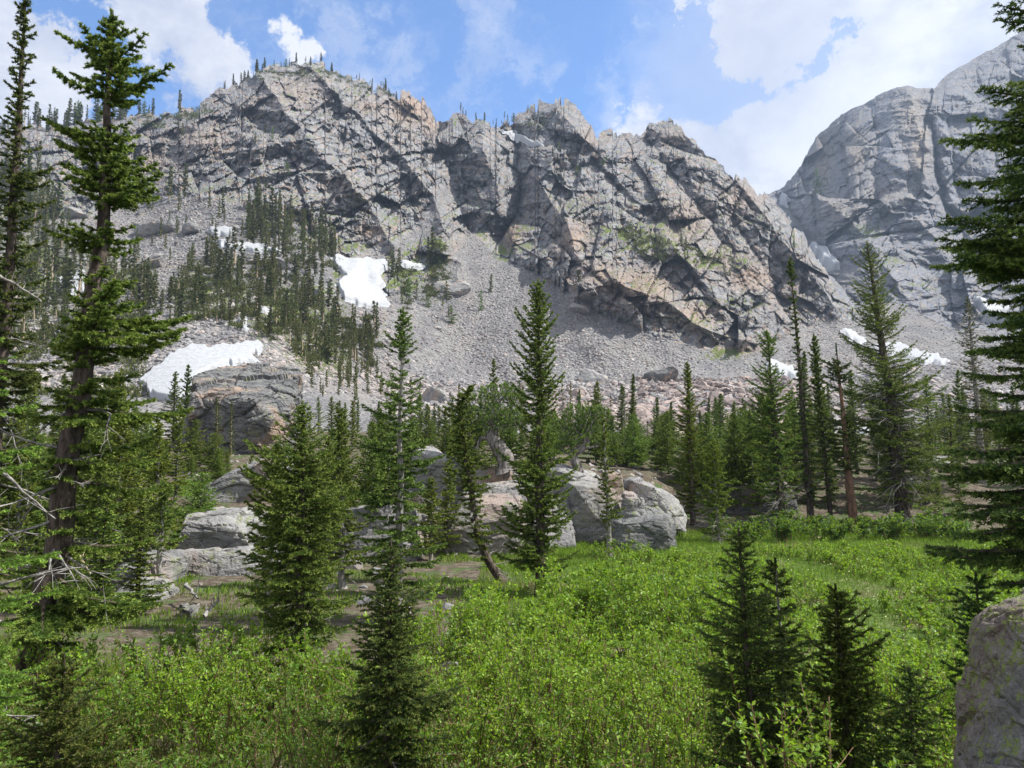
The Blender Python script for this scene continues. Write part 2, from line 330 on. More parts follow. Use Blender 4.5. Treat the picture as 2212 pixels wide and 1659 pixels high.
def scree_main(px, py):
    wob = 9
    qx = px + vnoise(np.stack([px / 40, py / 40, px * 0], -1), 71) * wob; qy = py + vnoise(np.stack([px / 40, py / 40, px * 0 + 7], -1), 72) * wob
    s = np.maximum(soft_poly(qx, qy, CONE, 9), soft_poly(qx, qy, SHELF, 10)); s = np.maximum(s, .95 * soft_poly(qx, qy, LOWER, 14))
    g = np.exp(-(seg_dist(qx, qy, [(880, 520), (930, 480), (960, 420)]) / 14) ** 2) * .8
    g2 = np.exp(-(seg_dist(qx, qy, [(800, 560), (870, 530)]) / 16) ** 2) * .8
    return np.clip(np.maximum(s, np.maximum(g, g2)), 0, 1)
def zone_main(px, py, P):
    o = spot(px, py, [(885, 235, 50, 38, 1), (930, 265, 18, 30, .9), (730, 400, 40, 20, .4), (800, 500, 30, 14, .9), (440, 300, 60, 30, .5), (1240, 515, 40, 35, .8), (1105, 505, 28, 30, .9), (1010, 540, 35, 30, .6), (1380, 620, 90, 45, .8), (1290, 590, 50, 30, .7), (1620, 600, 50, 30, .9), (1560, 560, 80, 30, .5),
                         (390, 705, 60, 20, 1), (1480, 480, 60, 60, .6), (1600, 430, 50, 40, .6), (1450, 300, 30, 18, .6), (800, 230, 40, 15, .6), (650, 200, 60, 30, .45), (1270, 300, 20, 25, .5), (1500, 680, 60, 30, .8), (1600, 760, 60, 25, .8), (1700, 640, 60, 60, .3), (330, 350, 60, 30, .45)])
    g = spot(px, py, [(1400, 530, 60, 14, .9), (1480, 555, 70, 14, .9), (1560, 570, 60, 12, .7), (1340, 500, 50, 12, .6), (1100, 548, 12, 8, 1), (1610, 655, 50, 9, .9), (1460, 690, 60, 10, .5), (960, 640, 50, 30, .7), (880, 600, 40, 60, .7), (640, 680, 160, 90, .7), (450, 640, 120, 60, .65), (700, 760, 110, 60, .8), (250, 600, 150, 60, .5), (60, 600, 120, 120, .7),
                         (1120, 700, 30, 60, .3), (1560, 770, 90, 12, .6), (1880, 665, 50, 10, .8), (640, 150, 70, 12, .3), (800, 195, 60, 8, .5), (1000, 262, 60, 10, .5), (940, 545, 25, 25, .8), (560, 470, 60, 30, .6)])
    amb = .47 + .3 * fbm(P / 60, 3, 91)
    return o, g, None, amb
SPURS = [([(560, 160), (620, 250), (700, 340), (790, 430), (850, 530)], -26, 34), ([(650, 130), (760, 230), (860, 330), (930, 420), (960, 500)], -22, 30),
         ([(940, 260), (985, 400), (1012, 500)], 30, 30), ([(760, 235), (850, 340), (900, 440)], 10, 16), ([(1115, 300), (1125, 400), (1112, 470), (1088, 520)], 30, 20), ([(1040, 280), (1060, 360), (1080, 440)], -14, 22), ([(1060, 460), (1100, 500), (1110, 530)], -16, 22),
         ([(1200, 330), (1165, 400), (1220, 470), (1250, 560)], -22, 30), ([(1270, 330), (1330, 400), (1420, 480)], 14, 18), ([(1300, 350), (1390, 450), (1480, 560), (1560, 660)], -12, 26),
         ([(1200, 235), (1240, 270), (1280, 320)], -22, 32), ([(1480, 290), (1560, 360), (1640, 450), (1740, 570), (1800, 660)], -18, 30), ([(1400, 300), (1490, 420), (1560, 520)], 16, 24),
         ([(1240, 640), (1330, 600), (1400, 640)], -14, 30), ([(1580, 470), (1640, 560), (1700, 680)], 12, 20), ([(880, 215), (920, 280)], -14, 34), ([(420, 240), (360, 330), (300, 420)], 12, 30), ([(950, 540), (1000, 560), (990, 600)], -14, 24),
         ([(930, 590), (960, 610)], -8, 22), ([(1420, 640), (1500, 700), (1600, 730)], -12, 24), ([(480, 330), (620, 300), (720, 300)], -10, 14), ([(430, 420), (560, 380), (700, 370)], -12, 14), ([(640, 440), (760, 420)], -9, 14)]
def th_main(px, py): return np.radians(np.where(px + 30 * vnoise(np.stack([px / 30, py / 30, px * 0], -1), 66) < np.interp(py, [250, 400, 500, 900], [945, 985, 1012, 1000]), 27, np.where(px + 30 * vnoise(np.stack([px / 30, py / 30, px * 0], -1), 67) < 1210 + (py - 300) * .1, -30, -22)))
mtn, MG = rock_mesh('mountain', XS, SKY, 955.0, 365, DEPTH, SPURS, th_main, [44, 20, 9.5, 5.0, 2.4, 1.3], [.20, .28, .33, .32, .31, .30], 11, scree_main, M_ROCK, zone_main)
mtn['kind'] = 'structure'; mtn['label'] = 'grey and tan craggy mountain above the talus fan'
FSKY = [(1560, 470), (1640, 425), (1662, 421), (1690, 405), (1708, 385), (1730, 352), (1748, 320), (1770, 290), (1800, 262), (1840, 236), (1862, 228), (1880, 217), (1925, 192), (1945, 188), (1960, 183), (1978, 190), (1995, 188), (2020, 190), (2030, 178), (2045, 160), (2080, 140), (2140, 108), (2212, 66), (2400, -20), (2760, -120)]
cols2 = {1600: [(760, 500), (600, 620), (430, 900)], 1760: [(760, 470), (650, 520), (560, 640), (450, 760), (310, 900)], 1900: [(760, 480), (640, 540), (500, 640), (430, 680), (300, 760), (205, 850)],
         2100: [(760, 470), (650, 540), (480, 640), (420, 680), (300, 730), (130, 860)], 2400: [(760, 470), (600, 540), (400, 640), (0, 840)], 2760: [(760, 470), (500, 560), (-100, 840)]}
FDEPTH = tps([(x, y, d) for x, l in cols2.items() for y, d in l])
FSP = [([(2010, 260), (2022, 320), (2030, 400), (2062, 480)], 40, 9), ([(2050, 330), (2070, 420), (2080, 560)], 14, 16), ([(1690, 430), (1750, 520), (1800, 600), (1850, 660)], 30, 22), ([(1760, 420), (1850, 480), (1900, 560), (1960, 640)], -18, 30), ([(1850, 450), (1960, 430), (2060, 440)], -14, 14),
       ([(1880, 230), (1900, 330), (1890, 430)], 12, 18), ([(1960, 200), (1990, 300), (2000, 420)], -16, 34), ([(1830, 560), (1900, 600)], 12, 20), ([(1990, 480), (2080, 600), (2100, 680)], -16, 34)]
def scree_far(px, py): return np.clip(np.exp(-(seg_dist(px, py, [(1700, 440), (1770, 540), (1830, 600), (1900, 660)]) / 13) ** 2) * 1.1 + sstep(py, 700, 740), 0, 1)
def zone_far(px, py, P):
    o = spot(px, py, [(1780, 340, 26, 70, .8), (1850, 330, 30, 60, .7), (1970, 250, 30, 50, .7), (1985, 330, 25, 60, .8), (1800, 450, 60, 40, .5), (1900, 420, 80, 30, .4), (1990, 290, 20, 20, .9)])
    g = spot(px, py, [(1770, 400, 30, 18, .6), (1860, 500, 50, 20, .5), (1920, 560, 60, 20, .4), (1980, 620, 70, 20, .4)])
    return o, g, None, .22 + .2 * fbm(P / 80, 3, 92)
XF = np.concatenate([np.arange(1560, 2275, 2.15), np.arange(2275, 2760, 14)]).astype(float)
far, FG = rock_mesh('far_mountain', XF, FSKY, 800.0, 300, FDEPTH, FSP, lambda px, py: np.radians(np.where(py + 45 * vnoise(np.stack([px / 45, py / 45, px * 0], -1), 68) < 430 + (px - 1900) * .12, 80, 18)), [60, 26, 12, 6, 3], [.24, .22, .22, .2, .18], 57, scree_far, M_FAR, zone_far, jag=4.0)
far['kind'] = 'structure'; far['label'] = 'high grey cliff behind the saddle, pale with haze'

def surf(G, px, py):
    """world point of the mountain sheet seen at a picture position"""
    xs, sx, P, base = G; px = np.atleast_1d(np.asarray(px, float)); py = np.atleast_1d(np.asarray(py, float))
    c = np.interp(px, xs, np.arange(len(xs))); s = np.interp(px, xs, sx); r = np.clip((py - base) / (s - base), 0, 1) * (P.shape[0] - 1)
    ci = np.clip(c.astype(int), 0, len(xs) - 2); ri = np.clip(r.astype(int), 0, P.shape[0] - 2); fc = (c - ci)[:, None]; fr = (r - ri)[:, None]
    return (P[ri, ci] * (1 - fc) + P[ri, ci + 1] * fc) * (1 - fr) + (P[ri + 1, ci] * (1 - fc) + P[ri + 1, ci + 1] * fc) * fr
# haze
hz = bpy.data.materials.new('haze'); hz.use_nodes = True; H = NT(hz.node_tree)
pv = H.n('ShaderNodeVolumePrincipled'); pv.inputs['Color'].default_value = (.55, .72, 1.0, 1); pv.inputs['Density'].default_value = HAZE = .00018; pv.inputs['Anisotropy'].default_value = .3
ho = H.n('ShaderNodeOutputMaterial'); H.t.links.new(pv.outputs[0], ho.inputs['Volume'])
def haze_box(x0, x1, y0, y1, z0, z1):
    V = [(x, y, z) for x in (x0, x1) for y in (y0, y1) for z in (z0, z1)]
    Fq = np.array([(0, 1, 3, 2), (4, 6, 7, 5), (0, 4, 5, 1), (2, 3, 7, 6), (0, 2, 6, 4), (1, 5, 7, 3)])
    return link('haze', raw_mesh('haze', V, Fq, hz), kind='stuff', label='thin blue mountain haze in the air')
# ------------------------------------------------------------------ the ground
def gz(x, y):
    x = np.asarray(x, float); y = np.asarray(y, float)
    edge = 35 + 1.5 * np.sin(x / 9.0) - np.clip(-x - 2, 0, 8) * 1.0 - 6.0 * sstep(x, -9, -4) * (1 - sstep(x, 6.0, 9.5))
    z = 2.2 * sstep(y, edge, edge + 12) + np.clip((y - edge - 10) * .055, 0, 2.6)
    z = z + 2.6 * (1 - sstep(y, 2.2, 7.0)) * sstep(y, -60, -20)
    z = z + .9 * sstep(-x, 5.5, 11) * (1 - sstep(y, 13, 19)) * sstep(y, 4, 9)
    p = np.stack([x / 3.1, y / 3.1, x * 0], -1)
    z = z + fbm(p, 3, 31) * (.10 + .5 * sstep(y, 34, 44))
    return z
def G1(x, y): return float(gz(np.array([x]), np.array([y]))[0])
def grow(n, a, b, p=3): t = np.linspace(-1, 1, n); return np.sign(t) * np.abs(t) ** p * b + t * a
gx = grow(420, 55, 3000, 9); gy = np.concatenate([np.linspace(-60, 2, 30)[:-1], np.linspace(2, 110, 380), np.linspace(112, 3000, 30)])
GX, GY = np.meshgrid(gx, gy); GZ = gz(GX, GY); GZ = np.where(GY > 110, np.minimum(GZ, 4.9), GZ)
gm, N = mat('ground_soil'); g = N.n('ShaderNodeNewGeometry').outputs['Position']; sp_ = N.n('ShaderNodeSeparateXYZ'); N.put(sp_.inputs[0], g)
n1 = N.noise(g, .35, 5, .6); n2 = N.noise(g, 3.0, 5, .65); n3 = N.noise(g, 14, 3, .6)
mead = N.mix(N.ss(n2, .35, .65), (.055, .095, .02), (.10, .15, .035)); mead = N.mix(N.ss(N.m('ADD', N.m('MULTIPLY', n1, .7), N.m('MULTIPLY', n2, .3)), .5, .62), mead, (.16, .14, .085))
flo = N.mix(N.ss(n2, .4, .65), (.06, .045, .03), (.14, .12, .09)); flo = N.mix(N.ss(N.noise(g, .8, 5, .7), .5, .62), flo, (.05, .085, .02))
flo = N.mix(N.ss(n3, .6, .72), flo, (.26, .24, .22))
c = N.mix(N.ss(sp_.outputs['Y'], 33, 38), mead, flo); c = N.mix(N.ss(N.m('ADD', sp_.outputs['X'], N.m('MULTIPLY', n1, 4.0)), 0.5, 3.0), flo, c)
finish(N, principled(N, c, .95, N.m('ADD', n2, n3), .7, .05))
grd = link('ground', raw_mesh('ground', np.stack([GX, GY, GZ], -1).reshape(-1, 3), grid_faces(len(gy), len(gx))[:, ::-1] if False else grid_faces(len(gy), len(gx)), gm, True), kind='structure', label='meadow soil and forest floor')

# ------------------------------------------------------------------ rocks
def boulder_material(name, a, b, lichen, lichen_amt, warm=(.42, .30, .22), crack=.5, rnd=True, lsc=3.2):
    m, N = mat(name)
    tcx = N.n('ShaderNodeTexCoord').outputs['Object']; g = N.n('ShaderNodeNewGeometry').outputs['Position']
    n1 = N.noise(g, .9, 6, .62, .3); n2 = N.noise(g, 5, 7, .78); n3 = N.noise(g, 24, 4, .65); n0 = N.noise(g, .33, 4, .55)
    st = N.noise(N.vm('MULTIPLY', g, (1.3, 1.3, 5.0)), 1.0, 5, .62, .6)
    c = N.mix(N.ss(N.m('ADD', N.m('MULTIPLY', n1, .6), N.m('MULTIPLY', n3, .4)), .35, .65), a, b)
    c = N.mix(N.ss(st, .52, .62, 0, .45), c, (a[0] * .5, a[1] * .5, a[2] * .5))
    c = N.mix(N.ss(n0, .52, .7, 0, .7), c, warm)
    c = N.mix(N.ss(n2, .60, .66, 0, .75), c, (.07, .07, .065))
    lf = N.ss(N.m('ADD', N.m('MULTIPLY', N.noise(g, lsc, 9, .8, .4), .7), N.m('MULTIPLY', n1, .3)), .60 - lichen_amt, .625 - lichen_amt)
    c = N.mix(N.m('MULTIPLY', lf, .9), c, N.mix(n3, lichen, (lichen[0] * .6, lichen[1] * .65, lichen[2] * .6)))
    if rnd:
        oi = N.n('ShaderNodeObjectInfo'); hs = N.n('ShaderNodeHueSaturation'); N.put(hs.inputs['Color'], c); N.put(hs.inputs['Value'], N.m('ADD', N.m('MULTIPLY', oi.outputs['Random'], .4), .8)); c = hs.outputs[0]
    hgt = N.m('ADD', N.m('MULTIPLY', n1, 1.0), N.m('ADD', N.m('MULTIPLY', n2, .35), N.m('MULTIPLY', n3, .12)))
    finish(N, principled(N, c, .88, N.m('ADD', hgt, N.m('MULTIPLY', st, .5)), .9, .2, .2)); return m
M_B = boulder_material('granite', (.19, .19, .20), (.33, .325, .32), (.26, .28, .13), .04)
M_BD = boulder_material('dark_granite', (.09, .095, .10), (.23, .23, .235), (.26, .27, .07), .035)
M_BL = boulder_material('lichen_rock', (.15, .148, .15), (.37, .36, .35), (.28, .34, .08), .11, (.24, .165, .125), rnd=False, lsc=15.0)
M_PALE = boulder_material('pale_granite', (.175, .178, .185), (.33, .325, .32), (.24, .28, .13), .045, (.38, .29, .25))
def ico(sub):
    bm = bmesh.new(); bmesh.ops.create_icosphere(bm, subdivisions=sub, radius=1); V = np.array([v.co[:] for v in bm.verts]); Fc = np.array([[v.index for v in f.verts] for f in bm.faces]); bm.free(); return V, Fc
ICO = {k: ico(k) for k in (1, 2, 3, 4)}
def cut_rock(sub, seed, nplanes=14, flat=1.0, noise=.06):
    """a block cut by random planes: angular, with flat faces"""
    r = np.random.RandomState(seed); V, Fc = ICO[sub] if sub in ICO else ico(sub)
    n = r.normal(size=(nplanes, 3)); n /= np.linalg.norm(n, axis=1, keepdims=True); h = r.uniform(.55, .95, nplanes)
    d = V @ n.T; rad = np.min(np.where(d > .05, h / np.maximum(d, .05), 9), axis=1); rad = np.minimum(rad, 1.25)
    P = V * rad[:, None]; P = P + V * (fbm(P * 2.2 + seed, 3, seed % 97) * noise)[:, None]; P[:, 2] *= flat
    return P, Fc
def hull_rock(pts, cuts, seed, amp=.2, sizes=(1.6, .7, .3), relax=1):
    bm = bmesh.new()
    for p in pts: bm.verts.new(p)
    r = bmesh.ops.convex_hull(bm, input=bm.verts[:]); bmesh.ops.delete(bm, geom=[v for v in bm.verts if not v.link_faces], context='VERTS')
    bmesh.ops.bevel(bm, geom=bm.edges[:], offset=amp * 1.0, segments=2, profile=.6, affect='EDGES', clamp_overlap=True) if relax else None
    bmesh.ops.triangulate(bm, faces=bm.faces[:])
    for k in range(cuts):
        med = [e for e in bm.edges if e.calc_length() > .0]; L = sorted(e.calc_length() for e in med); th = L[int(len(L) * .35)]
        bmesh.ops.subdivide_edges(bm, edges=[e for e in med if e.calc_length() > th], cuts=1); bmesh.ops.triangulate(bm, faces=[f for f in bm.faces if len(f.verts) > 3])
        if len(bm.verts) > 45000: break
    bmesh.ops.recalc_face_normals(bm, faces=bm.faces[:]); bm.normal_update()
    V = np.array([v.co[:] for v in bm.verts]); Nn = np.array([v.normal[:] for v in bm.verts]); Fc = np.array([[v.index for v in f.verts] for f in bm.faces]); bm.free()
    h = 0
    for k, sz in enumerate(sizes):
        f, e = facets(V * np.array([1, 1, 1.7]) / sz + seed, seed + k * 13, tilt=.8); h = h + (f - .5) * sz * .24 - sz * .06 * sstep(e, .85, 1)
    h = h + fbm(V * 1.3 + seed, 5, seed) * .25
    return V + Nn * (h * amp / .35)[:, None], Fc
def place_mesh(name, V, Fc, m, label, cat, group=None, smooth=False):
    c = np.array([(V[:, 0].min() + V[:, 0].max()) / 2, (V[:, 1].min() + V[:, 1].max()) / 2, V[:, 2].min()])
    o = link(name, raw_mesh(name, V - c, Fc, m, smooth)); o.location = c; o['label'] = label; o['category'] = cat
    if group: o['group'] = group
    return o
def rock_box(label, x0, y0, x1, y1, Y, depth, m, seed, tilt=0.0, top=0.0, extra=.8, amp=.10, cat='rock', name='rock', cuts=6, n=26, power=.55):
    """a weathered block filling a picture box at distance Y; 'top' tips its top plane to one side"""
    a = at(x0, y1, Y); b = at(x1, y0, Y); w = (b[0] - a[0]) / 2; h = (b[2] - a[2]) / 2 + extra / 2; c = np.array([(a[0] + b[0]) / 2, Y + depth / 2, b[2] - h])
    r = np.random.RandomState(seed); q = r.normal(size=(n, 3)); q /= np.linalg.norm(q, axis=1, keepdims=True)
    q = np.sign(q) * np.abs(q) ** power; q /= np.abs(q).max(0)
    q = np.concatenate([q, [[.8, .7, -1], [-.8, .7, -1], [.8, -.8, -1], [-.8, -.8, -1]]])
    P = q * np.array([w, depth / 2, h]); P[:, 2] += P[:, 0] * tilt + np.where(P[:, 2] > 0, P[:, 0] * top, 0)
    V, Fc = hull_rock(P + c, cuts, seed, amp); return place_mesh(name, V, Fc, m, label, cat)
# the great dark boulder
pts = [at(*p) for p in [(468, 791, 66), (560, 785, 69), (652, 800, 67), (648, 815, 61), (412, 852, 57), (424, 818, 61), (547, 862, 54.5), (410, 880, 56.5), (620, 925, 57), (583, 900, 54.6), (605, 985, 57.5), (590, 1040, 58), (430, 1040, 57), (500, 1050, 55.5), (420, 940, 56.8), (640, 1040, 65), (430, 1040, 66), (628, 870, 60)]]
V, Fc = hull_rock(pts, 8, 5, .2, (2.6, 1.1, .45), 1); place_mesh('boulder', V, Fc, M_BD, 'huge dark grey boulder with a sloping top, standing below the large snow patch', 'boulder')
pts = [at(*p) for p in [(405, 868, 59), (416, 872, 59), (372, 960, 58), (392, 955, 57.5), (376, 1040, 58), (420, 1040, 58), (415, 900, 62), (430, 1040, 63)]]
V, Fc = hull_rock(pts, 5, 9, .2); place_mesh('rock_slab', V, Fc, M_B, 'thin grey slab leaning against the left side of the huge dark boulder', 'rock')
# the foreground boulder, bottom right
pts = [at(*p) for p in [(2230, 1246, 4.3), (2150, 1296, 4.15), (2105, 1332, 4.1), (2086, 1352, 4.1), (2084, 1420, 4.0), (2078, 1500, 3.95), (2084, 1560, 3.9), (2052, 1622, 3.85), (2060, 1800, 3.7), (2300, 1250, 4.9), (2500, 1300, 5.2), (2600, 1900, 4.6), (2200, 1330, 3.55), (2260, 1480, 3.2), (2180, 1560, 3.35), (2280, 1800, 2.9), (2120, 1800, 3.3), (2090, 1500, 4.8), (2090, 1800, 4.8), (2110, 1370, 4.7)]]
V, Fc = hull_rock([q + np.array([.055, 0, -.01]) for q in pts], 10, 23, .12, (.4, .2, .1, .05), 1); place_mesh('boulder', V, Fc, M_BL, 'lichen covered boulder close by in the lower right corner', 'boulder')
for a in [('long grey slab rising towards the dark boulder', 385, 1005, 600, 1130, 33, 5, M_B, 41, .16, .32), ('smooth domed grey slab above the low bedrock, left of the meadow', 340, 1105, 600, 1205, 26.5, 4, M_PALE, 42, .0, .06), ('broad low bedrock slab behind the two thin bare trunks', 320, 1188, 590, 1258, 23.8, 2.4, M_B, 43, .0, .05),
          ('pale flat rock shelf beside the big left trunk', 150, 1206, 340, 1268, 21.5, 3, M_PALE, 44, .02, .1), ('pale flat rock in the ground cover, lowest of the left rocks', 215, 1262, 345, 1292, 20, 1.8, M_PALE, 45), ('small pale rock in the moss by the thin trunk', 372, 1298, 420, 1318, 18.5, .8, M_PALE, 46),
          ('grey ledge rock under the twisted gnarled pine', 1005, 1003, 1130, 1075, 34, 4, M_B, 47, 0, -.1), ('rounded grey rock below the twisted gnarled pine', 1020, 1042, 1145, 1115, 32, 3, M_B, 48), ('flat overhanging slab beneath the smaller crooked pine', 1170, 1008, 1305, 1050, 34, 3.5, M_B, 49, 0, -.16),
          ('large pale rock face with a lichen streak in the middle of the outcrop', 1215, 1044, 1365, 1180, 31, 5, M_PALE, 50, 0, -.2), ('smooth lower rock bulging below the central spruce', 1130, 1080, 1250, 1196, 30, 3, M_B, 61, 0, .12), ('narrow upright rock wedged between the two biggest outcrop rocks', 1345, 1062, 1400, 1150, 30.4, 2, M_PALE, 62, 0, -.3), ('wide rounded boulder at the right end of the central outcrop', 1360, 1042, 1500, 1112, 32.5, 4, M_B, 51, 0, -.10), ('dark cracked rock at the foot of the outcrop by the meadow', 1320, 1105, 1470, 1192, 29.5, 3, M_BD, 52),
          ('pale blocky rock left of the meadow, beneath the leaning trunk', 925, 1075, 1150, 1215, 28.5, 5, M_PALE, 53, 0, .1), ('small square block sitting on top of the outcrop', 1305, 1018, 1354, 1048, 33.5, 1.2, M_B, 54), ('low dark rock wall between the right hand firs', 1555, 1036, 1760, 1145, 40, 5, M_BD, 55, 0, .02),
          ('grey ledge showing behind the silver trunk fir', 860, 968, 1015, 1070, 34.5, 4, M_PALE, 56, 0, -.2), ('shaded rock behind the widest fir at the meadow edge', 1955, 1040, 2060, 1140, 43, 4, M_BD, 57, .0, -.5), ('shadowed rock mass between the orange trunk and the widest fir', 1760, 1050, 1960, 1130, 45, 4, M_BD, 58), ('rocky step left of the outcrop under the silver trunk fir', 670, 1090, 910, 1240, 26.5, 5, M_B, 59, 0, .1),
          ('pale rock peeping over the trees at the right edge', 2010, 985, 2120, 1030, 52, 4, M_PALE, 60)]:
    rock_box(a[0], *a[1:7], a[7], a[8], *(a[9:] if len(a) > 9 else ()))
# boulders on the slope, placed where the photograph shows them
def slope_boulder(label, px, py, wpx, flat, m, seed, G=None, group=None, name='boulder', sub=4, shared=None, noise=.14):
    p = surf(G or MG, px, py)[0]; s = wpx / 2 / F * p[1]
    if shared is None: V, Fc = cut_rock(sub, seed, 9, 1, noise); me = raw_mesh(name, V, Fc, m, False)
    else: me = shared
    o = link(name, me); o.location = p + np.array([0, 0, s * flat * .15]); o.scale = (s, s * .9, s * flat); o.rotation_euler = (random.Random(seed).uniform(-.2, .2), random.Random(seed + 1).uniform(-.2, .2), random.Random(seed).uniform(0, 6.28))
    o['label'] = label; o['category'] = 'boulder'
    if group: o['group'] = group
    return o
for k, a in enumerate([('smooth grey boulder among pines above the snow patch', 975, 625, 70, .55, M_B), ('long grey slab boulder above the slope forest', 590, 575, 90, .3, M_B), ('rounded boulder on the forested slope, left of the dead trunks', 335, 575, 70, .5, M_B), ('dark upright boulder in the slope forest', 527, 615, 22, 1.2, M_BD), ('pale round boulder in the slope forest', 500, 600, 34, .9, M_B),
                       ('small grey boulder alone in the middle of the scree', 948, 711, 14, .9, M_PALE), ('largest block at the foot of the scree on the right', 1425, 822, 90, .5, M_BD), ('green tinged triangular boulder at the scree foot', 1285, 825, 60, .8, M_B), ('pale boulder at the lower left end of the scree', 935, 868, 60, .8, M_B), ('orange tinted boulder beside the far right snow strip', 1575, 745, 24, .9, M_PALE),
                       ('brown capped boulder among the left slope trees', 75, 465, 60, .5, M_BD), ('pair rock with a rosy side on the left slope', 160, 470, 60, .6, M_PALE), ('grey block in the forest just left of the long snow patch', 680, 640, 36, .9, M_B), ('flat grey rock at the tip of the upper snow strip', 545, 562, 46, .4, M_B), ('grey rock jutting from scree right of the tall central fir', 1250, 670, 40, .6, M_B),
                       ('large pale boulder high on the talus bench', 330, 505, 90, .35, M_B), ('tilted block on the talus bench under the cliff', 420, 500, 46, .7, M_B)]):
    slope_boulder(a[0], a[1], a[2], a[3], a[4], a[5], 200 + k)
SHR = [raw_mesh('boulder', *cut_rock(2, 300 + k, 11), (M_B, M_PALE, M_BD)[k % 3]) for k in range(9)]
RR = random.Random(4)
for lab, grp, n, px0, px1, py0, py1, w0, w1 in [('angular grey block in the boulder field at the scree foot', 'boulder field at the scree foot', 80, 860, 1640, 835, 905, 10, 30), ('broken block on the rubble below the right hand gully', 'rubble below the right gully', 30, 1640, 2100, 790, 880, 8, 20), ('loose block on the talus bench below the left cliff', 'blocks on the talus bench', 36, 240, 620, 445, 560, 8, 24), ('block lying among the slope forest', 'blocks in the slope forest', 34, 20, 780, 560, 760, 8, 24)]:
    for k in range(n):
        w = w0 * (w1 / w0) ** (RR.random() ** 1.6); slope_boulder(lab, RR.uniform(px0, px1), RR.uniform(py0, py1), w, RR.uniform(.5, .95), None, RR.randrange(10 ** 6), group=grp, shared=SHR[RR.randrange(9)])
# scree stones: nobody could count them
def stones(n, sampler, name, label, smin, smax, m, seed):
    r = np.random.RandomState(seed); base = [cut_rock(1, 500 + k, 9, .75, .0) for k in range(6)]
    V12, F20 = None, None
    bm = bmesh.new(); bmesh.ops.create_icosphere(bm, subdivisions=0 + 1, radius=1); bm.free()
    bv = []; 
    phi = (1 + 5 ** .5) / 2; I = np.array([(-1, phi, 0), (1, phi, 0), (-1, -phi, 0), (1, -phi, 0), (0, -1, phi), (0, 1, phi), (0, -1, -phi), (0, 1, -phi), (phi, 0, -1), (phi, 0, 1), (-phi, 0, -1), (-phi, 0, 1)]); I = I / np.linalg.norm(I[0])
    IF = np.array([(0, 11, 5), (0, 5, 1), (0, 1, 7), (0, 7, 10), (0, 10, 11), (1, 5, 9), (5, 11, 4), (11, 10, 2), (10, 7, 6), (7, 1, 8), (3, 9, 4), (3, 4, 2), (3, 2, 6), (3, 6, 8), (3, 8, 9), (4, 9, 5), (2, 4, 11), (6, 2, 10), (8, 6, 7), (9, 8, 1)])
    P = sampler(r, n); n = len(P); s = smin * (smax / smin) ** (r.rand(n) ** 2.6)
    A = r.normal(size=(n, 3, 3)); Q, _ = np.linalg.qr(A); sc = np.stack([np.ones(n), r.uniform(.6, .95, n), r.uniform(.35, .7, n)], -1) * s[:, None]
    jit = 1 + r.uniform(-.28, .28, (n, 12, 1)); L = I[None] * jit * sc[:, None, :]
    Wv = np.einsum('nij,nkj->nki', Q * np.array([1, 1, 1]), L); Wv[..., 2] *= .8
    V = (Wv + P[:, None, :]).reshape(-1, 3); Fq = (IF[None] + (np.arange(n) * 12)[:, None, None]).reshape(-1, 3)
    return link(name, raw_mesh(name, V, Fq, m), kind='stuff', label=label)
def samp(regions, G, mask=None):
    def f(r, n):
        out = []
        tot = sum(w for *_, w in regions)
        for x0, x1, y0, y1, w in regions:
            k = int(n * w / tot); px = r.uniform(x0, x1, k); py = r.uniform(y0, y1, k)
            keep = scree_main(px, py) > .5 if mask is None else mask(px, py); out.append(surf(G, px[keep], py[keep]))
        return np.concatenate(out)
    return f
sm_, N = mat('scree_stone'); gi = N.n('ShaderNodeNewGeometry').outputs['Random Per Island']; g = N.n('ShaderNodeNewGeometry').outputs['Position']
cr = N.n('ShaderNodeValToRGB'); N.put(cr.inputs[0], gi); e = cr.color_ramp.elements; e[0].color = (.14, .14, .15, 1); e[1].color = (.48, .47, .455, 1); q = cr.color_ramp.elements.new(.5); q.color = (.33, .325, .33, 1); q = cr.color_ramp.elements.new(.86); q.color = (.37, .31, .28, 1)
wn = N.ss(N.noise(g, .03, 3, .5), .42, .62); stk = N.ss(N.noise(N.vm('MULTIPLY', g, (1, .25, .25)), .12, 5, .65), .42, .6, 0, .45); c = N.mix(N.m('MULTIPLY', wn, .35), N.mix(stk, cr.outputs[0], (.14, .14, .155)), (.36, .30, .27))
finish(N, principled(N, c, .9))
stones(42000, samp([(800, 1860, 500, 860, 5), (200, 620, 430, 580, 1.4), (1820, 2260, 640, 860, 1.3), (-40, 830, 480, 850, 2.4)], MG), 'scree', 'grey angular stones of the scree and talus', .22, 1.0, sm_, 1)
stones(7000, samp([(800, 1900, 825, 915, 5), (1650, 2250, 780, 900, 2)], MG), 'rubble', 'larger broken rubble at the scree foot', .5, 1.9, sm_, 2)
stones(5000, samp([(0, 850, 560, 850, 2)], MG), 'slope_rubble', 'stones strewn through the slope forest', .4, 1.5, sm_, 3)
rm_, N = mat('reddish_stone'); gi = N.n('ShaderNodeNewGeometry').outputs['Random Per Island']; c = N.mix(gi, (.10, .085, .085), (.36, .29, .265)); finish(N, principled(N, c, .9))
stones(2600, samp([(1380, 1760, 818, 945, 3), (1180, 1400, 850, 930, 1)], MG, lambda a, b: b > 0), 'reddish_rubble', 'darker reddish blocks piled at the scree foot, right of centre', .9, 2.6, rm_, 14)
def gsamp(r, n):
    x = r.uniform(-22, 14, n); y = r.uniform(13, 60, n); k = ((x < -1) | (y > 36)) & (vnoise(np.stack([x / 2.5, y / 2.5, x * 0], -1), 55) > 0); x, y = x[k], y[k]; return np.stack([x, y, gz(x, y)], -1)
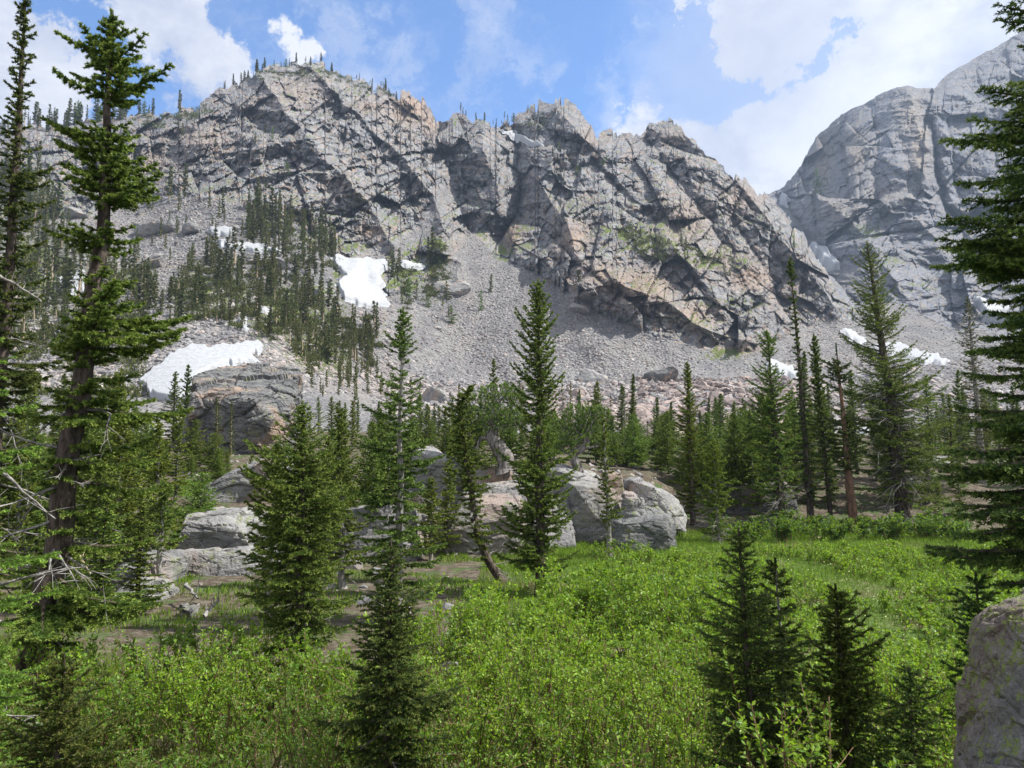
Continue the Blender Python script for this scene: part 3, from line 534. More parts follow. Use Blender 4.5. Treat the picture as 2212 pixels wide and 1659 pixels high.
stones(2600, gsamp, 'forest_stones', 'small stones strewn over the forest floor', .05, .4, sm_, 15)
# ------------------------------------------------------------------ snow
snm, N = mat('old_snow'); g = N.n('ShaderNodeNewGeometry').outputs['Position']
n1 = N.noise(g, .5, 5, .6); n2 = N.noise(N.vm('MULTIPLY', g, (.6, 1, 2)), .8, 4, .6, .8)
c = N.mix(N.ss(n1, .45, .75, 0, .5), (.39, .41, .44), (.28, .275, .27)); finish(N, principled(N, c, .6, N.m('ADD', n2, N.m('MULTIPLY', n1, .7)), .6, 1.0, .3))
def snow(label, pts, G=None, lift=1.3, seed=0):
    G = G or MG; xs_ = [p[0] for p in pts]; ys_ = [p[1] for p in pts]; x0, x1, y0, y1 = min(xs_) - 9, max(xs_) + 9, min(ys_) - 9, max(ys_) + 9
    nx = int((x1 - x0) / 1.6) + 2; ny = int((y1 - y0) / 1.6) + 2; PX, PY = np.meshgrid(np.linspace(x0, x1, nx), np.linspace(y1, y0, ny))
    P = surf(G, PX.ravel(), PY.ravel()).reshape(ny, nx, 3); Yb = P[..., 1].copy()
    for _ in range(3):
        for ax_ in (0, 1): Q_ = np.pad(Yb, [(1, 1) if q_ == ax_ else (0, 0) for q_ in (0, 1)], mode='edge'); Yb = np.minimum(Yb, np.minimum(Q_[2:] if ax_ == 0 else Q_[:, 2:], Q_[:-2] if ax_ == 0 else Q_[:, :-2]))
    for _ in range(60): Q_ = np.pad(Yb, 1, mode='edge'); Yb = (Yb + Q_[2:, 1:-1] + Q_[:-2, 1:-1] + Q_[1:-1, 2:] + Q_[1:-1, :-2]) / 5
    P = at(PX, PY, Yb)
    wx = PX + vnoise(np.stack([PX / 9, PY / 9, PX * 0 + seed], -1), 5) * 5 + vnoise(np.stack([PX / 4, PY / 4, PX * 0 + seed], -1), 5) * 1.0; wy = PY + vnoise(np.stack([PX / 9, PY / 9, PX * 0 + seed + 50], -1), 6) * 4
    mk = soft_poly(wx, wy, pts, 3.0); P = P + np.array([0, -.62, .78]) * (mk * lift * 1.5 - lift * .8)[..., None]
    Fq = grid_faces(ny, nx); keep = (mk.ravel()[Fq] > .02).any(1); Fq = Fq[keep]; u, inv = np.unique(Fq.ravel(), return_inverse=True)
    return link('snow_patch', raw_mesh('snow_patch', P.reshape(-1, 3)[u], inv.reshape(-1, 4), snm, True), kind='stuff', label=label)
for k, (lab, pts, GG) in enumerate([('long snow patch running down beside the scree', [(718, 551), (770, 557), (836, 562), (835, 572), (818, 586), (829, 607), (822, 620), (842, 653), (815, 658), (797, 660), (746, 645), (728, 611), (746, 596), (724, 567)], MG), ('small snow tongue right of the long snow patch', [(868, 560), (890, 565), (912, 574), (905, 579), (872, 573)], MG),
        ('largest snow patch, above the huge dark boulder', [(300, 822), (340, 795), (372, 768), (415, 744), (440, 745), (455, 752), (485, 742), (508, 748), (535, 737), (570, 741), (566, 757), (545, 765), (562, 776), (500, 785), (450, 800), (415, 830), (400, 868), (330, 858)], MG), ('small snow patch high on the talus bench', [(448, 494), (480, 490), (512, 496), (500, 507), (460, 508)], MG),
        ('thin snow strip crossing the upper slope', [(462, 516), (500, 526), (530, 522), (566, 530), (608, 538), (600, 546), (555, 543), (515, 538), (480, 530)], MG), ('snow patch behind the big left tree', [(125, 605), (160, 588), (182, 584), (180, 622), (150, 640), (130, 628)], MG), ('snow scrap at the left edge', [(-20, 645), (12, 640), (20, 652), (-5, 662)], MG), ('snow streak in the slope forest', [(516, 686), (526, 684), (534, 710), (524, 712)], MG),
        ('snow spot under the slope forest trees', [(562, 658), (572, 660), (578, 676), (566, 674)], MG), ('snow on the saddle below the ridge tower', [(1090, 284), (1112, 284), (1130, 294), (1170, 309), (1140, 309), (1112, 296)], MG), ('upper snow strip at the right foot of the cliff', [(1818, 712), (1838, 712), (1872, 735), (1862, 742), (1832, 726)], MG),
        ('long snow strip on the right hand scree', [(1882, 748), (1905, 740), (1940, 742), (1985, 756), (2050, 776), (2035, 786), (1985, 780), (1925, 770)], MG), ('snow wedge between the right hand firs', [(1655, 776), (1680, 778), (1700, 788), (1742, 812), (1730, 820), (1685, 806), (1660, 795)], MG), ('snow gully between the two mountains', [(1750, 524), (1786, 540), (1816, 578), (1790, 574), (1768, 552)], FG),
        ('snow at the foot of the far cliff by the right edge', [(2105, 640), (2130, 655), (2185, 668), (2175, 690), (2135, 690), (2120, 670)], FG), ('snow fleck below the saddle', [(1686, 420), (1704, 424), (1700, 440), (1690, 434)], FG), ('last low snow seen through the right hand trunks', [(1590, 985), (1650, 960), (1720, 950), (1800, 940), (1815, 955), (1740, 975), (1640, 992)], MG), ('bright snow behind the widest fir', [(1850, 925), (1890, 922), (1905, 932), (1870, 940)], MG),
        ('snow scraps low behind the left trees', [(220, 870), (245, 880), (240, 935), (215, 945), (200, 900)], MG), ('small snow scrap near the huge dark boulder', [(330, 930), (352, 925), (350, 945), (332, 950)], MG)]):
    snow(lab, pts, GG, (1.3 if max(p[0] for p in pts) - min(p[0] for p in pts) > 55 else .7) if GG is MG else 5.0, k)
# ------------------------------------------------------------------ foliage and wood materials
def needle_material(name, dark, mid, tip, transl=.25, tipamt=1.0):
    m, N = mat(name)
    r = N.n('ShaderNodeNewGeometry').outputs['Random Per Island']; t = N.attr('tip').outputs['Fac']; oi = N.n('ShaderNodeObjectInfo').outputs['Random']
    g = N.n('ShaderNodeNewGeometry').outputs['Position']; cl = N.noise(g, 2.2, 3, .6)
    c = N.mix(N.ss(N.m('ADD', N.m('MULTIPLY', r, .5), N.m('MULTIPLY', cl, .7)), .3, .85), dark, mid)
    c = N.mix(N.m('MULTIPLY', t, tipamt), c, tip)
    hs = N.n('ShaderNodeHueSaturation'); N.put(hs.inputs['Color'], c); N.put(hs.inputs['Value'], N.m('ADD', N.m('MULTIPLY', oi, .4), .85)); N.put(hs.inputs['Hue'], N.m('ADD', N.m('MULTIPLY', oi, .03), .485)); c = hs.outputs[0]
    b = principled(N, c, .6, spec=.15); tr = N.n('ShaderNodeBsdfTranslucent'); N.put(tr.inputs[0], N.mix(.5, c, tip)); mx = N.n('ShaderNodeMixShader'); mx.inputs[0].default_value = transl
    N.t.links.new(b.outputs[0], mx.inputs[1]); N.t.links.new(tr.outputs[0], mx.inputs[2]); finish(N, mx); return m
NM = {'dark': needle_material('fir_needles', (.028, .058, .020), (.072, .125, .032), (.19, .24, .055)), 'mid': needle_material('spruce_needles', (.038, .078, .020), (.112, .172, .028), (.24, .30, .06)),
      'blue': needle_material('blue_fir_needles', (.040, .064, .016), (.098, .145, .028), (.20, .28, .06)), 'yellow': needle_material('yellow_spruce_needles', (.060, .095, .015), (.145, .19, .026), (.22, .28, .045)),
      'bright': needle_material('bright_fir_needles', (.05, .11, .02), (.13, .24, .035), (.30, .46, .08), .35), 'bud': needle_material('budding_fir_needles', (.035, .068, .018), (.095, .15, .03), (.28, .24, .07), .25, .4),
      'pine': needle_material('pine_needles', (.052, .10, .020), (.130, .20, .035), (.22, .29, .055)), 'far': needle_material('distant_needles', (.038, .062, .018), (.092, .118, .03), (.20, .17, .05), .2), 'rust': needle_material('dead_needles', (.16, .05, .02), (.28, .10, .04), (.35, .14, .06))}
def bark(name, a, b, sc=9, warm=None):
    m, N = mat(name); g = N.n('ShaderNodeTexCoord').outputs['Object']; n = N.noise(N.vm('MULTIPLY', g, (1, 1, .35)), sc, 5, .7); n2 = N.noise(g, 2.0, 4, .6)
    c = N.mix(N.ss(n, .38, .62), a, b)
    if warm: c = N.mix(N.ss(n2, .48, .6), c, warm)
    finish(N, principled(N, c, .9, n, .9, .03, .1)); return m
BK = {'dark': bark('dark_bark', (.035, .028, .024), (.13, .105, .09)), 'grey': bark('grey_bark', (.16, .155, .15), (.36, .34, .32), 14), 'orange': bark('orange_bark', (.10, .065, .05), (.24, .14, .10)), 'silver': bark('silver_deadwood', (.16, .15, .145), (.36, .345, .33), 12),
      'tan': bark('tan_dead_bark', (.26, .19, .13), (.48, .39, .29), 5), 'gnarl': bark('gnarled_wood', (.09, .08, .075), (.30, .28, .27), 10), 'twig': bark('twig_bark', (.05, .042, .032), (.14, .115, .085), 12)}
# ------------------------------------------------------------------ tree builders
def tubes(polys, radii, k=6, closed_tip=True):
    """polys: list of (n,3); radii: list of (n,)"""
    Vs, Fs, off = [], [], 0; a = np.arange(k) / k * 2 * np.pi; ca, sa = np.cos(a), np.sin(a)
    for P, R in zip(polys, radii):
        n = len(P); T = np.gradient(P, axis=0); T /= np.linalg.norm(T, axis=1, keepdims=True) + 1e-9
        ref = np.array([1.0, 0, 0]) if abs(T[0, 2]) > .8 else np.array([0, 0, 1.0]); U = np.cross(T, ref); U /= np.linalg.norm(U, axis=1, keepdims=True) + 1e-9; B = np.cross(T, U)
        ring = P[:, None] + (U[:, None] * ca[None, :, None] + B[:, None] * sa[None, :, None]) * R[:, None, None]; Vs.append(ring.reshape(-1, 3))
        i = np.arange(n * k).reshape(n, k) + off; j = np.roll(i, -1, 1); Fs.append(np.stack([i[:-1], j[:-1], j[1:], i[1:]], -1).reshape(-1, 4)); off += n * k
    return np.concatenate(Vs), np.concatenate(Fs)
def tri_tubes(A, B, r0, r1):
    """many straight three sided twigs at once"""
    n = len(A); T = B - A; T /= np.linalg.norm(T, axis=1, keepdims=True) + 1e-9; ref = np.where(np.abs(T[:, 2:3]) > .8, [[1.0, 0, 0]], [[0, 0, 1.0]]); U = np.cross(T, ref); U /= np.linalg.norm(U, axis=1, keepdims=True) + 1e-9; W_ = np.cross(T, U); V = np.zeros((n, 6, 3))
    for k in range(3):
        d = U * math.cos(k * 2.094) + W_ * math.sin(k * 2.094); V[:, k] = A + d * np.reshape(r0, (-1, 1)); V[:, 3 + k] = B + d * np.reshape(r1, (-1, 1))
    b = np.array([(0, 1, 4, 3), (1, 2, 5, 4), (2, 0, 3, 5)]); return V.reshape(-1, 3), (b[None] + (np.arange(n) * 6)[:, None, None]).reshape(-1, 4)
def needles(A, B, n, nl, nw, rs, tipfrac=.8, w=None, up=.12, spread=.75, endtip=None):
    """n needle clumps (triangles) spread along segments A->B"""
    D = B - A; L = np.linalg.norm(D, axis=1); pr = L * (1 if w is None else w); pr = pr / pr.sum(); idx = rs.choice(len(A), n, p=pr); t = rs.rand(n)
    d = D[idx] / (L[idx][:, None] + 1e-9); q = rs.normal(size=(n, 3)); q -= (q * d).sum(1, keepdims=True) * d; q /= np.linalg.norm(q, axis=1, keepdims=True) + 1e-9
    nw = nw * 1.35; nd = d * rs.uniform(.35, 1.0, (n, 1)) + q * spread; nd[:, 2] += up; nd /= np.linalg.norm(nd, axis=1, keepdims=True)
    P = A[idx] + D[idx] * t[:, None]; s = np.cross(nd, rs.normal(size=(n, 3))); s /= np.linalg.norm(s, axis=1, keepdims=True) + 1e-9
    ll = nl * rs.uniform(.6, 1.25, (n, 1)); V = np.stack([P - s * nw / 2, P + s * nw / 2, P + nd * ll], 1)
    tp = (t > tipfrac) * (1.0 if endtip is None else endtip[idx]); at_ = np.stack([tp * .6, tp * .6, tp * 1.0], 1)
    return V.reshape(-1, 3), np.arange(3 * n).reshape(-1, 3), at_.ravel()
def axis_fn(H, bend):
    """bend: list of (t, dx, dy) offsets from straight up"""
    b = bend or [(0, 0, 0), (1, 0, 0)]; T = [q[0] for q in b]
    def f(t):
        t = np.asarray(t, float); x = np.interp(t, T, [q[1] for q in b]); y = np.interp(t, T, [q[2] for q in b])
        return np.stack([x, y, t * H], -1)
    return f
def conifer(H, prof, seed, nb=90, ntri=60000, nl=.035, nw=.011, r0=.12, droop=.35, rise=.25, uptip=.25, start=.08, bend=None, dead=0, deadlen=.8, bl=.4, twigs=True, flatness=1.0, sp=.09, top=1.0, wl=1.0, tk=9, deadz=(.05, .45), front=.62):
    """prof: (t, left, right, density) rows. Returns trunk, branches, crown, dead limbs as (V, F[, tip])"""
    rs = np.random.RandomState(seed); ax = axis_fn(H, bend); T = [p[0] for p in prof]
    tt = np.linspace(start, .985, 400); dens = np.interp(tt, T, [p[3] for p in prof]) + 1e-6; cdf = np.cumsum(dens); cdf /= cdf[-1]
    hs = np.interp((np.arange(nb) + rs.rand(nb)) / nb, cdf, tt); az = (np.arange(nb) * 2.39996 + rs.uniform(-.5, .5, nb))
    A, B, E, Wt, BP, BR = [], [], [], [], [], []
    for i in range(nb):
        t = hs[i]; c, s = math.cos(az[i]), math.sin(az[i]); wL = np.interp(t, T, [p[1] for p in prof]); wR = np.interp(t, T, [p[2] for p in prof]); wd = wR if c > 0 else wL; wm = (wL + wR) / 2; q_ = min(1, abs(c) * 2)
        L = (wd * q_ + min(wm, 1.5 * min(wL, wR) + .2) * (1 - q_)) * rs.uniform(.5, 1.12) * (1 + .22 * math.sin(t * 23 + az[i] * 1.7 + seed) * math.sin(t * 9 + seed * 2.1))
        if rs.rand() < .10: L *= .3
        L *= 1 - (1 - front) * max(0.0, -s) ** 1.5
        if L < .03: continue
        tx = np.linspace(0, 1, 7); rz = rise * (t ** 1.5) * 1.6 + rs.uniform(-.08, .1); dr = droop * (1.15 - t) * rs.uniform(.6, 1.3)
        hor = np.array([c, s, 0]); side = np.array([-s, c, 0]); curve = rs.uniform(-.15, .15)
        zz = L * (rz * tx - dr * tx ** 1.5 + uptip * tx ** 3); P = ax(t)[None] + hor * (L * tx)[:, None] + side * (curve * L * tx ** 2)[:, None]; P[:, 2] += zz
        BP.append(P); BR.append(np.linspace(max(.006, r0 * .20 * (.35 + .65 * L / max(wm, .3)) * (1 - t * .6)), .003, 7))
        tang = np.gradient(P, axis=0); tang /= np.linalg.norm(tang, axis=1, keepdims=True)
        n2 = max(3, int(L / sp)); ss = np.linspace(.12 if L > .4 else .02, 1.0, n2) + rs.uniform(-.02, .02, n2); ss = np.clip(ss, 0.02, 1)
        Pb = np.stack([np.interp(ss, tx, P[:, k]) for k in range(3)], -1); Tb = np.stack([np.interp(ss, tx, tang[:, k]) for k in range(3)], -1)
        for sg in (-1, 1):
            lb_ = (bl * L * (1 - ss) ** .8 * np.minimum(1, ss * 4 + .25) + .05 + .03 * rs.rand(n2)) * rs.uniform(.6, 1.15, n2) * wl
            ang = np.radians(rs.uniform(38, 68, n2)); dd = Tb * np.cos(ang)[:, None] + side[None] * (sg * np.sin(ang))[:, None]; dd[:, 2] += rs.uniform(-.28, .12, n2) * flatness; dd /= np.linalg.norm(dd, axis=1, keepdims=True)
            E_ = Pb + dd * lb_[:, None]; E_[:, 2] -= .10 * lb_; A.append(Pb); B.append(E_); E.append(np.ones(n2)); Wt.append(np.full(n2, 1.0))
            if twigs:
                for q in np.arange(.25, 1.0, max(.12, min(.5, .07 / max(.05, lb_.mean())))):
                    lt = lb_ * (.42 * (1 - q) + .10) * rs.uniform(.5, 1.1, n2); ok = lt > .012
                    o = Pb + (E_ - Pb) * q; sd = np.cross(dd, [0, 0, 1.0]); sd /= np.linalg.norm(sd, axis=1, keepdims=True) + 1e-9; sg2 = rs.choice([-1, 1], n2)
                    d2 = dd * .65 + sd * sg2[:, None] * .75; d2[:, 2] += rs.uniform(-.15, .2, n2); d2 /= np.linalg.norm(d2, axis=1, keepdims=True)
                    A.append(o[ok]); B.append((o + d2 * lt[:, None])[ok]); E.append(np.ones(ok.sum())); Wt.append(np.full(ok.sum(), 1.0))
        A.append(P[2:-1]); B.append(P[3:]); E.append(np.array([0, 0, 0, 1.0])); Wt.append(np.full(4, .8))
    # leader
    tl = np.linspace(.93, 1.0, 5); LP = ax(tl); A.append(LP[:-1]); B.append(LP[1:]); E.append(np.array([0, 0, 0, 1.0])); Wt.append(np.full(4, 1.6 * top))
    A = np.concatenate(A); B = np.concatenate(B); E = np.concatenate(E); Wt = np.concatenate(Wt)
    crown = needles(A, B, ntri, nl, nw, rs, .72, Wt, endtip=E)
    t2 = np.concatenate([[0, .015, .04], np.linspace(.08, 1, 26)]); TP = ax(t2); TP[:, :2] += fbm(np.stack([t2 * 9, t2 * 0, t2 * 0 + seed], -1), 2, seed)[:, None] * r0 * .35; TR = r0 * (1 - t2) ** .85 + .006; TR[0] *= 1.45; TR[1] *= 1.2
    trunk = tubes([TP], [TR], tk); br = tubes(BP, BR, 4) if BP else None
    de = None
    if dead:
        dp, dr_ = [], []
        for i in range(dead):
            t = rs.uniform(*deadz); a = rs.uniform(0, 6.28); L = deadlen * rs.uniform(.35, 1.1); P = [ax(t)]; d = np.array([math.cos(a), math.sin(a), rs.uniform(-.45, .1)])
            for k in range(6): d = d + rs.normal(size=3) * .16; d[2] -= .03; P.append(P[-1] + d / np.linalg.norm(d) * L / 6)
            P = np.array(P); dp.append(P); dr_.append(np.linspace(.012 + r0 * .06, .003, 7))
            for k in range(3, 6):
                for _ in range(2): d2 = P[k] - P[k - 1]; d2 = d2 / np.linalg.norm(d2) + rs.normal(size=3) * .6; q = np.stack([P[k], P[k] + d2 * L * .12, P[k] + d2 * L * .2 + rs.normal(size=3) * .03 * L]); dp.append(q); dr_.append(np.array([.006, .004, .002]))
        de = tubes(dp, dr_, 4)
    return trunk, br, crown, de
def tree_meshes(res, needle, trunk_m, branch_m='twig', dead_m='silver'):
    tr, br, cr_, de = res
    return {'trunk': raw_mesh('trunk', tr[0], tr[1], BK[trunk_m], True), 'branches': raw_mesh('branches', br[0], br[1], BK[branch_m], True) if br is not None else None,
            'crown': raw_mesh('crown', cr_[0], cr_[1], NM[needle], False, attrs={'tip': cr_[2]}), 'dead_limbs': raw_mesh('dead_limbs', de[0], de[1], BK[dead_m], True) if de is not None else None}
def plant(ms, loc, label, cat='tree', name='fir_tree', group=None, rz=0.0, s=(1, 1, 1), lean=(0, 0)):
    o = thing(name, loc, label, cat, group, (lean[0], lean[1], rz), s)
    for k in ('trunk', 'branches', 'crown', 'dead_limbs'):
        if ms.get(k) is not None:
            q = link(k, ms[k], tk_ if k == 'dead_limbs' else o)
            if k == 'trunk': tk_ = q
    return o
def W2(px, Y): return (px - 1106) / F * (Y * cp) / 1.0 if False else float(at(px, 951, Y)[0])
def base_at(px, Y, z=None): x = W2(px, Y); return np.array([x, Y, G1(x, Y) - .06 if z is None else z])
def ztop(py, Y): return float(at(1106, py, Y)[2])
def px2m(w, Y): return w / F * Y
def hero(label, pxb, pxt, pyt, Y, rows, needle, trunk='dark', name='fir_tree', zb=None, dens=None, dead_m='silver', **kw):
    """rows: (picture y, left px, right px, density) read off the photograph, turned into metres at distance Y"""
    b = base_at(pxb, Y, zb); zt = ztop(pyt, Y); H = zt - b[2]; dx = W2(pxt, Y) - b[0]
    bend = kw.pop('bend', None)
    if bend is None: bend = [(0, 0, 0), (1, dx, 0)]
    else: bend = [(float(np.clip((ztop(y, Y) - b[2]) / H, 0, 1)), W2(x, Y) - b[0], 0) for x, y in bend]
    pr = sorted([(float(np.clip((ztop(y, Y) - b[2]) / H, 0, 1)), px2m(l, Y), px2m(r, Y), d) for y, l, r, d in rows]); pr = pr + ([(1, .02, .02, pr[-1][3])] if pr[-1][0] < .995 else [])
    ws = kw.pop('ws', 1.03); pr = [(a_, l_ * ws, r_ * ws, d_) for a_, l_, r_, d_ in pr]
    ms = tree_meshes(conifer(H, pr, bend=bend, **kw), needle, trunk, dead_m=dead_m); return plant(ms, b, label, name=name)
# ------------------------------------------------------------------ near trees, one by one
hero('tall dark spruce with a tiered ragged crown, nearest tree on the left', 100, 203, 20, 11.6, [(20, 4, 4, 2), (60, 22, 22, 2.4), (110, 60, 45, 2.4), (130, 105, 90, 2.6), (165, 70, 45, .8), (190, 70, 75, 1.4), (205, 100, 110, 3), (222, 65, 55, 1), (262, 12, 14, .12), (285, 60, 45, 1.0), (302, 160, 60, 3), (325, 130, 62, 2.4), (345, 70, 50, 1.3), (372, 95, 68, 2.6), (400, 85, 95, 2.4), (440, 66, 115, 2.3), (468, 30, 50, .4), (492, 22, 26, .15), (512, 80, 90, 2.5), (528, 95, 170, 3), (556, 28, 40, .25), (600, 42, 50, 1.0), (630, 40, 75, 1.4), (680, 52, 120, 1.8), (730, 85, 190, 2.4), (765, 95, 110, 1.6), (815, 40, 80, .4), (860, 80, 190, 1.9), (900, 80, 150, .8), (945, 40, 100, .4), (1000, 80, 260, 1.5), (1060, 40, 140, .5), (1120, 50, 160, .5), (1200, 40, 150, .35), (1290, 50, 270, 1.6), (1340, 50, 260, 1.2), (1400, 30, 40, .1)],
     'mid', 'dark', 'spruce_tree', seed=1, ws=1.25, nb=205, ntri=300000, nl=.048, nw=.016, r0=.23, droop=.36, rise=.2, uptip=.22, bend=[(100, 1400), (135, 1150), (150, 950), (190, 700), (208, 500), (210, 250), (203, 20)], dead=22, deadlen=1.3, bl=.42, sp=.085, start=.10, wl=.9)
hero('thin dark spire at the far left edge of the view', -12, 6, -60, 15, [(-60, 4, 4, 1), (60, 20, 22, 1.6), (160, 30, 32, 1.6), (300, 34, 42, 1.8), (400, 50, 75, 2), (560, 60, 75, 1.6), (640, 60, 95, 2), (760, 60, 120, 1.8), (860, 60, 120, 1.8), (1000, 60, 130, 1.4), (1150, 60, 100, 1), (1350, 30, 60, .2)], 'dark', 'dark', 'spruce_tree', seed=2, nb=190, ntri=110000, nl=.05, nw=.017, r0=.17, droop=.4, uptip=.3, dead=14, deadlen=1.6, sp=.1)
hero('bright green fir with soft new growth on the left edge', -75, -60, 700, 6.0, [(700, 15, 15, 1), (820, 50, 90, 1.4), (900, 60, 130, 1.6), (1050, 80, 130, 1.5), (1200, 90, 150, 2), (1300, 100, 170, 2), (1420, 120, 200, 2), (1560, 140, 190, 2), (1700, 140, 180, 1.5)], 'bright', 'dark', 'fir_tree', seed=3, nb=110, ntri=90000, nl=.026, nw=.008, r0=.06, droop=.25, rise=.15, uptip=.1, sp=.06, dead=12, deadlen=.9, deadz=(.3, .9))
hero('small yellowish fir with orange buds in the bottom left corner', 150, 155, 1412, 5.6, [(1412, 4, 4, 1), (1470, 45, 50, 1.2), (1540, 75, 85, 1.4), (1620, 110, 120, 1.5), (1700, 140, 140, 1.4), (1800, 150, 150, 1)], 'bud', 'dark', 'fir_tree', seed=4, nb=95, ntri=120000, nl=.022, nw=.007, r0=.035, droop=.12, rise=.45, uptip=.12, sp=.05)
hero('dark bushy spruce left of centre with its trunk bare near the willows', 655, 652, 866, 12.6, [(866, 4, 4, 1), (900, 26, 22, 1.8), (950, 70, 50, 1.8), (990, 105, 80, 2), (1060, 120, 95, 2), (1130, 115, 110, 2), (1210, 120, 110, 2), (1260, 145, 95, 2), (1310, 130, 105, 1.9), (1370, 150, 100, 1.5), (1420, 60, 110, .8), (1480, 40, 60, .4), (1530, 20, 20, .05)], 'mid', 'dark', 'spruce_tree', seed=5, nb=190, ntri=150000, nl=.04, nw=.013, r0=.10, droop=.4, uptip=.25, dead=10, deadlen=.7, bl=.45, sp=.08)
hero('young dark fir standing in the willows at the bottom centre', 842, 850, 1166, 7.6, [(1166, 4, 4, 1), (1210, 25, 25, 1.6), (1260, 45, 55, 1.6), (1320, 65, 70, 1.8), (1380, 95, 75, 2), (1440, 115, 95, 1.8), (1500, 120, 130, 2), (1580, 130, 130, 1.6), (1660, 130, 90, 1.4), (1760, 90, 80, 1)], 'dark', 'dark', 'fir_tree', seed=6, nb=150, ntri=120000, nl=.026, nw=.0085, r0=.045, droop=.3, rise=.3, uptip=.18, dead=8, deadlen=.35, sp=.055)
hero('silver trunked fir with a dark narrow top and open lower branches', 862, 868, 664, 18, [(664, 3, 3, 1), (700, 16, 18, 2), (740, 32, 36, 2.2), (765, 45, 45, 2.4), (785, 20, 20, .3), (815, 50, 55, .9), (860, 75, 60, 1), (905, 90, 80, 1.1), (960, 110, 75, 1.2), (1000, 130, 90, 1.3), (1050, 130, 80, 1.2), (1110, 120, 105, 1.2), (1160, 130, 115, 1.1), (1230, 90, 130, .9), (1340, 60, 60, .2)], 'blue', 'silver', 'fir_tree', seed=7, nb=115, ntri=75000, nl=.055, nw=.019, r0=.115, droop=.28, rise=.3, uptip=.2, dead=14, deadlen=.9, sp=.10)
hero('tall pointed spruce in the very centre, dark against the scree', 1168, 1163, 604, 21, [(604, 3, 3, 1), (640, 16, 16, 2), (690, 35, 35, 1.8), (720, 54, 52, 1.8), (770, 45, 40, 1.8), (830, 58, 48, 2), (885, 60, 50, 2), (920, 60, 30, 1), (960, 45, 50, 1.8), (1010, 85, 65, 1.8), (1060, 95, 70, 1.6), (1110, 90, 80, 1.8), (1160, 95, 70, 1.8), (1220, 85, 75, 1.8), (1270, 70, 65, 1.2), (1300, 20, 20, .1)], 'mid', 'dark', 'spruce_tree', seed=8, nb=210, ntri=120000, nl=.06, nw=.02, r0=.15, droop=.25, rise=.55, uptip=.35, dead=6, deadlen=.5, sp=.11)
hero('young tree with a spiky bud tipped leader, bottom right of centre', 1625, 1592, 1140, 6.8, [(1140, 3, 3, 1), (1190, 22, 25, 1.3), (1240, 45, 50, 1.4), (1300, 75, 75, 1.6), (1360, 95, 110, 1.7), (1430, 105, 130, 1.8), (1500, 110, 150, 1.8), (1580, 100, 180, 1.8), (1660, 110, 190, 1.6), (1800, 110, 160, 1)], 'dark', 'dark', 'fir_tree', seed=9, nb=150, ntri=130000, nl=.024, nw=.0075, r0=.05, droop=.22, rise=.4, uptip=.12, sp=.05, dead=6, deadlen=.3)
hero('slim leaning fir leader just right of the bud tipped tree', 1700, 1668, 1205, 7.4, [(1205, 3, 3, 1), (1250, 22, 20, 1.6), (1300, 28, 30, .7), (1380, 50, 40, 1.4), (1500, 60, 60, 1), (1700, 60, 60, .6)], 'dark', 'grey', 'fir_tree', seed=10, nb=60, ntri=30000, nl=.028, nw=.009, r0=.03, droop=.2, rise=.3, sp=.06)
hero('smaller dark fir beside the bud tipped tree, bottom right', 1830, 1795, 1262, 7.0, [(1262, 4, 4, 1), (1300, 28, 30, 1.6), (1350, 40, 70, 1.7), (1400, 50, 80, 1.8), (1470, 70, 100, 1.8), (1540, 80, 110, 1.6), (1620, 90, 100, 1.2), (1750, 80, 90, .8)], 'blue', 'dark', 'fir_tree', seed=11, nb=120, ntri=90000, nl=.025, nw=.008, r0=.04, droop=.3, rise=.3, sp=.052, dead=8, deadlen=.3)
hero('low loose fir in the bottom right between the small fir and the boulder', 1955, 1945, 1440, 6.2, [(1440, 4, 4, 1), (1500, 45, 50, 1.2), (1570, 75, 80, 1.3), (1660, 95, 90, 1), (1780, 90, 90, .8)], 'dark', 'dark', 'fir_tree', seed=12, nb=70, ntri=42000, nl=.022, nw=.007, r0=.025, droop=.3, rise=.2, sp=.05)
hero('great dark fir reaching in over the right edge', 2330, 2300, -260, 6.6, [(-260, 10, 10, .8), (-60, 70, 60, 1.2), (30, 125, 60, 1.2), (80, 60, 60, .3), (180, 90, 80, .6), (235, 205, 120, 2), (300, 170, 120, 1.6), (345, 130, 90, .8), (440, 190, 120, 1.6), (480, 235, 120, 1.6), (545, 300, 120, 3), (590, 230, 120, 1.6), (650, 120, 110, .8), (700, 190, 120, 1.7), (760, 185, 120, 1.6), (850, 210, 130, 1.9), (930, 220, 130, 2), (1000, 215, 130, 2), (1080, 240, 130, 2.1), (1130, 270, 120, 2), (1180, 240, 110, 1.4), (1220, 285, 110, 1.8), (1260, 120, 60, .4), (1400, 40, 40, .05)], 'dark', 'dark', 'fir_tree', seed=13, nb=300, ntri=260000, nl=.034, nw=.0105, r0=.2, droop=.3, rise=.18, uptip=.14, bl=.46, sp=.06, zb=1.9, start=.12, dead=8, deadlen=.8)
hero('shaded small fir tucked behind the lichen boulder', 2110, 2095, 1235, 6.9, [(1235, 5, 5, 1), (1300, 45, 40, 1.4), (1380, 65, 60, 1.6), (1480, 75, 70, 1.5), (1600, 80, 70, 1)], 'dark', 'dark', 'fir_tree', seed=14, nb=70, ntri=50000, nl=.026, nw=.008, r0=.03, droop=.3, rise=.25, sp=.055)
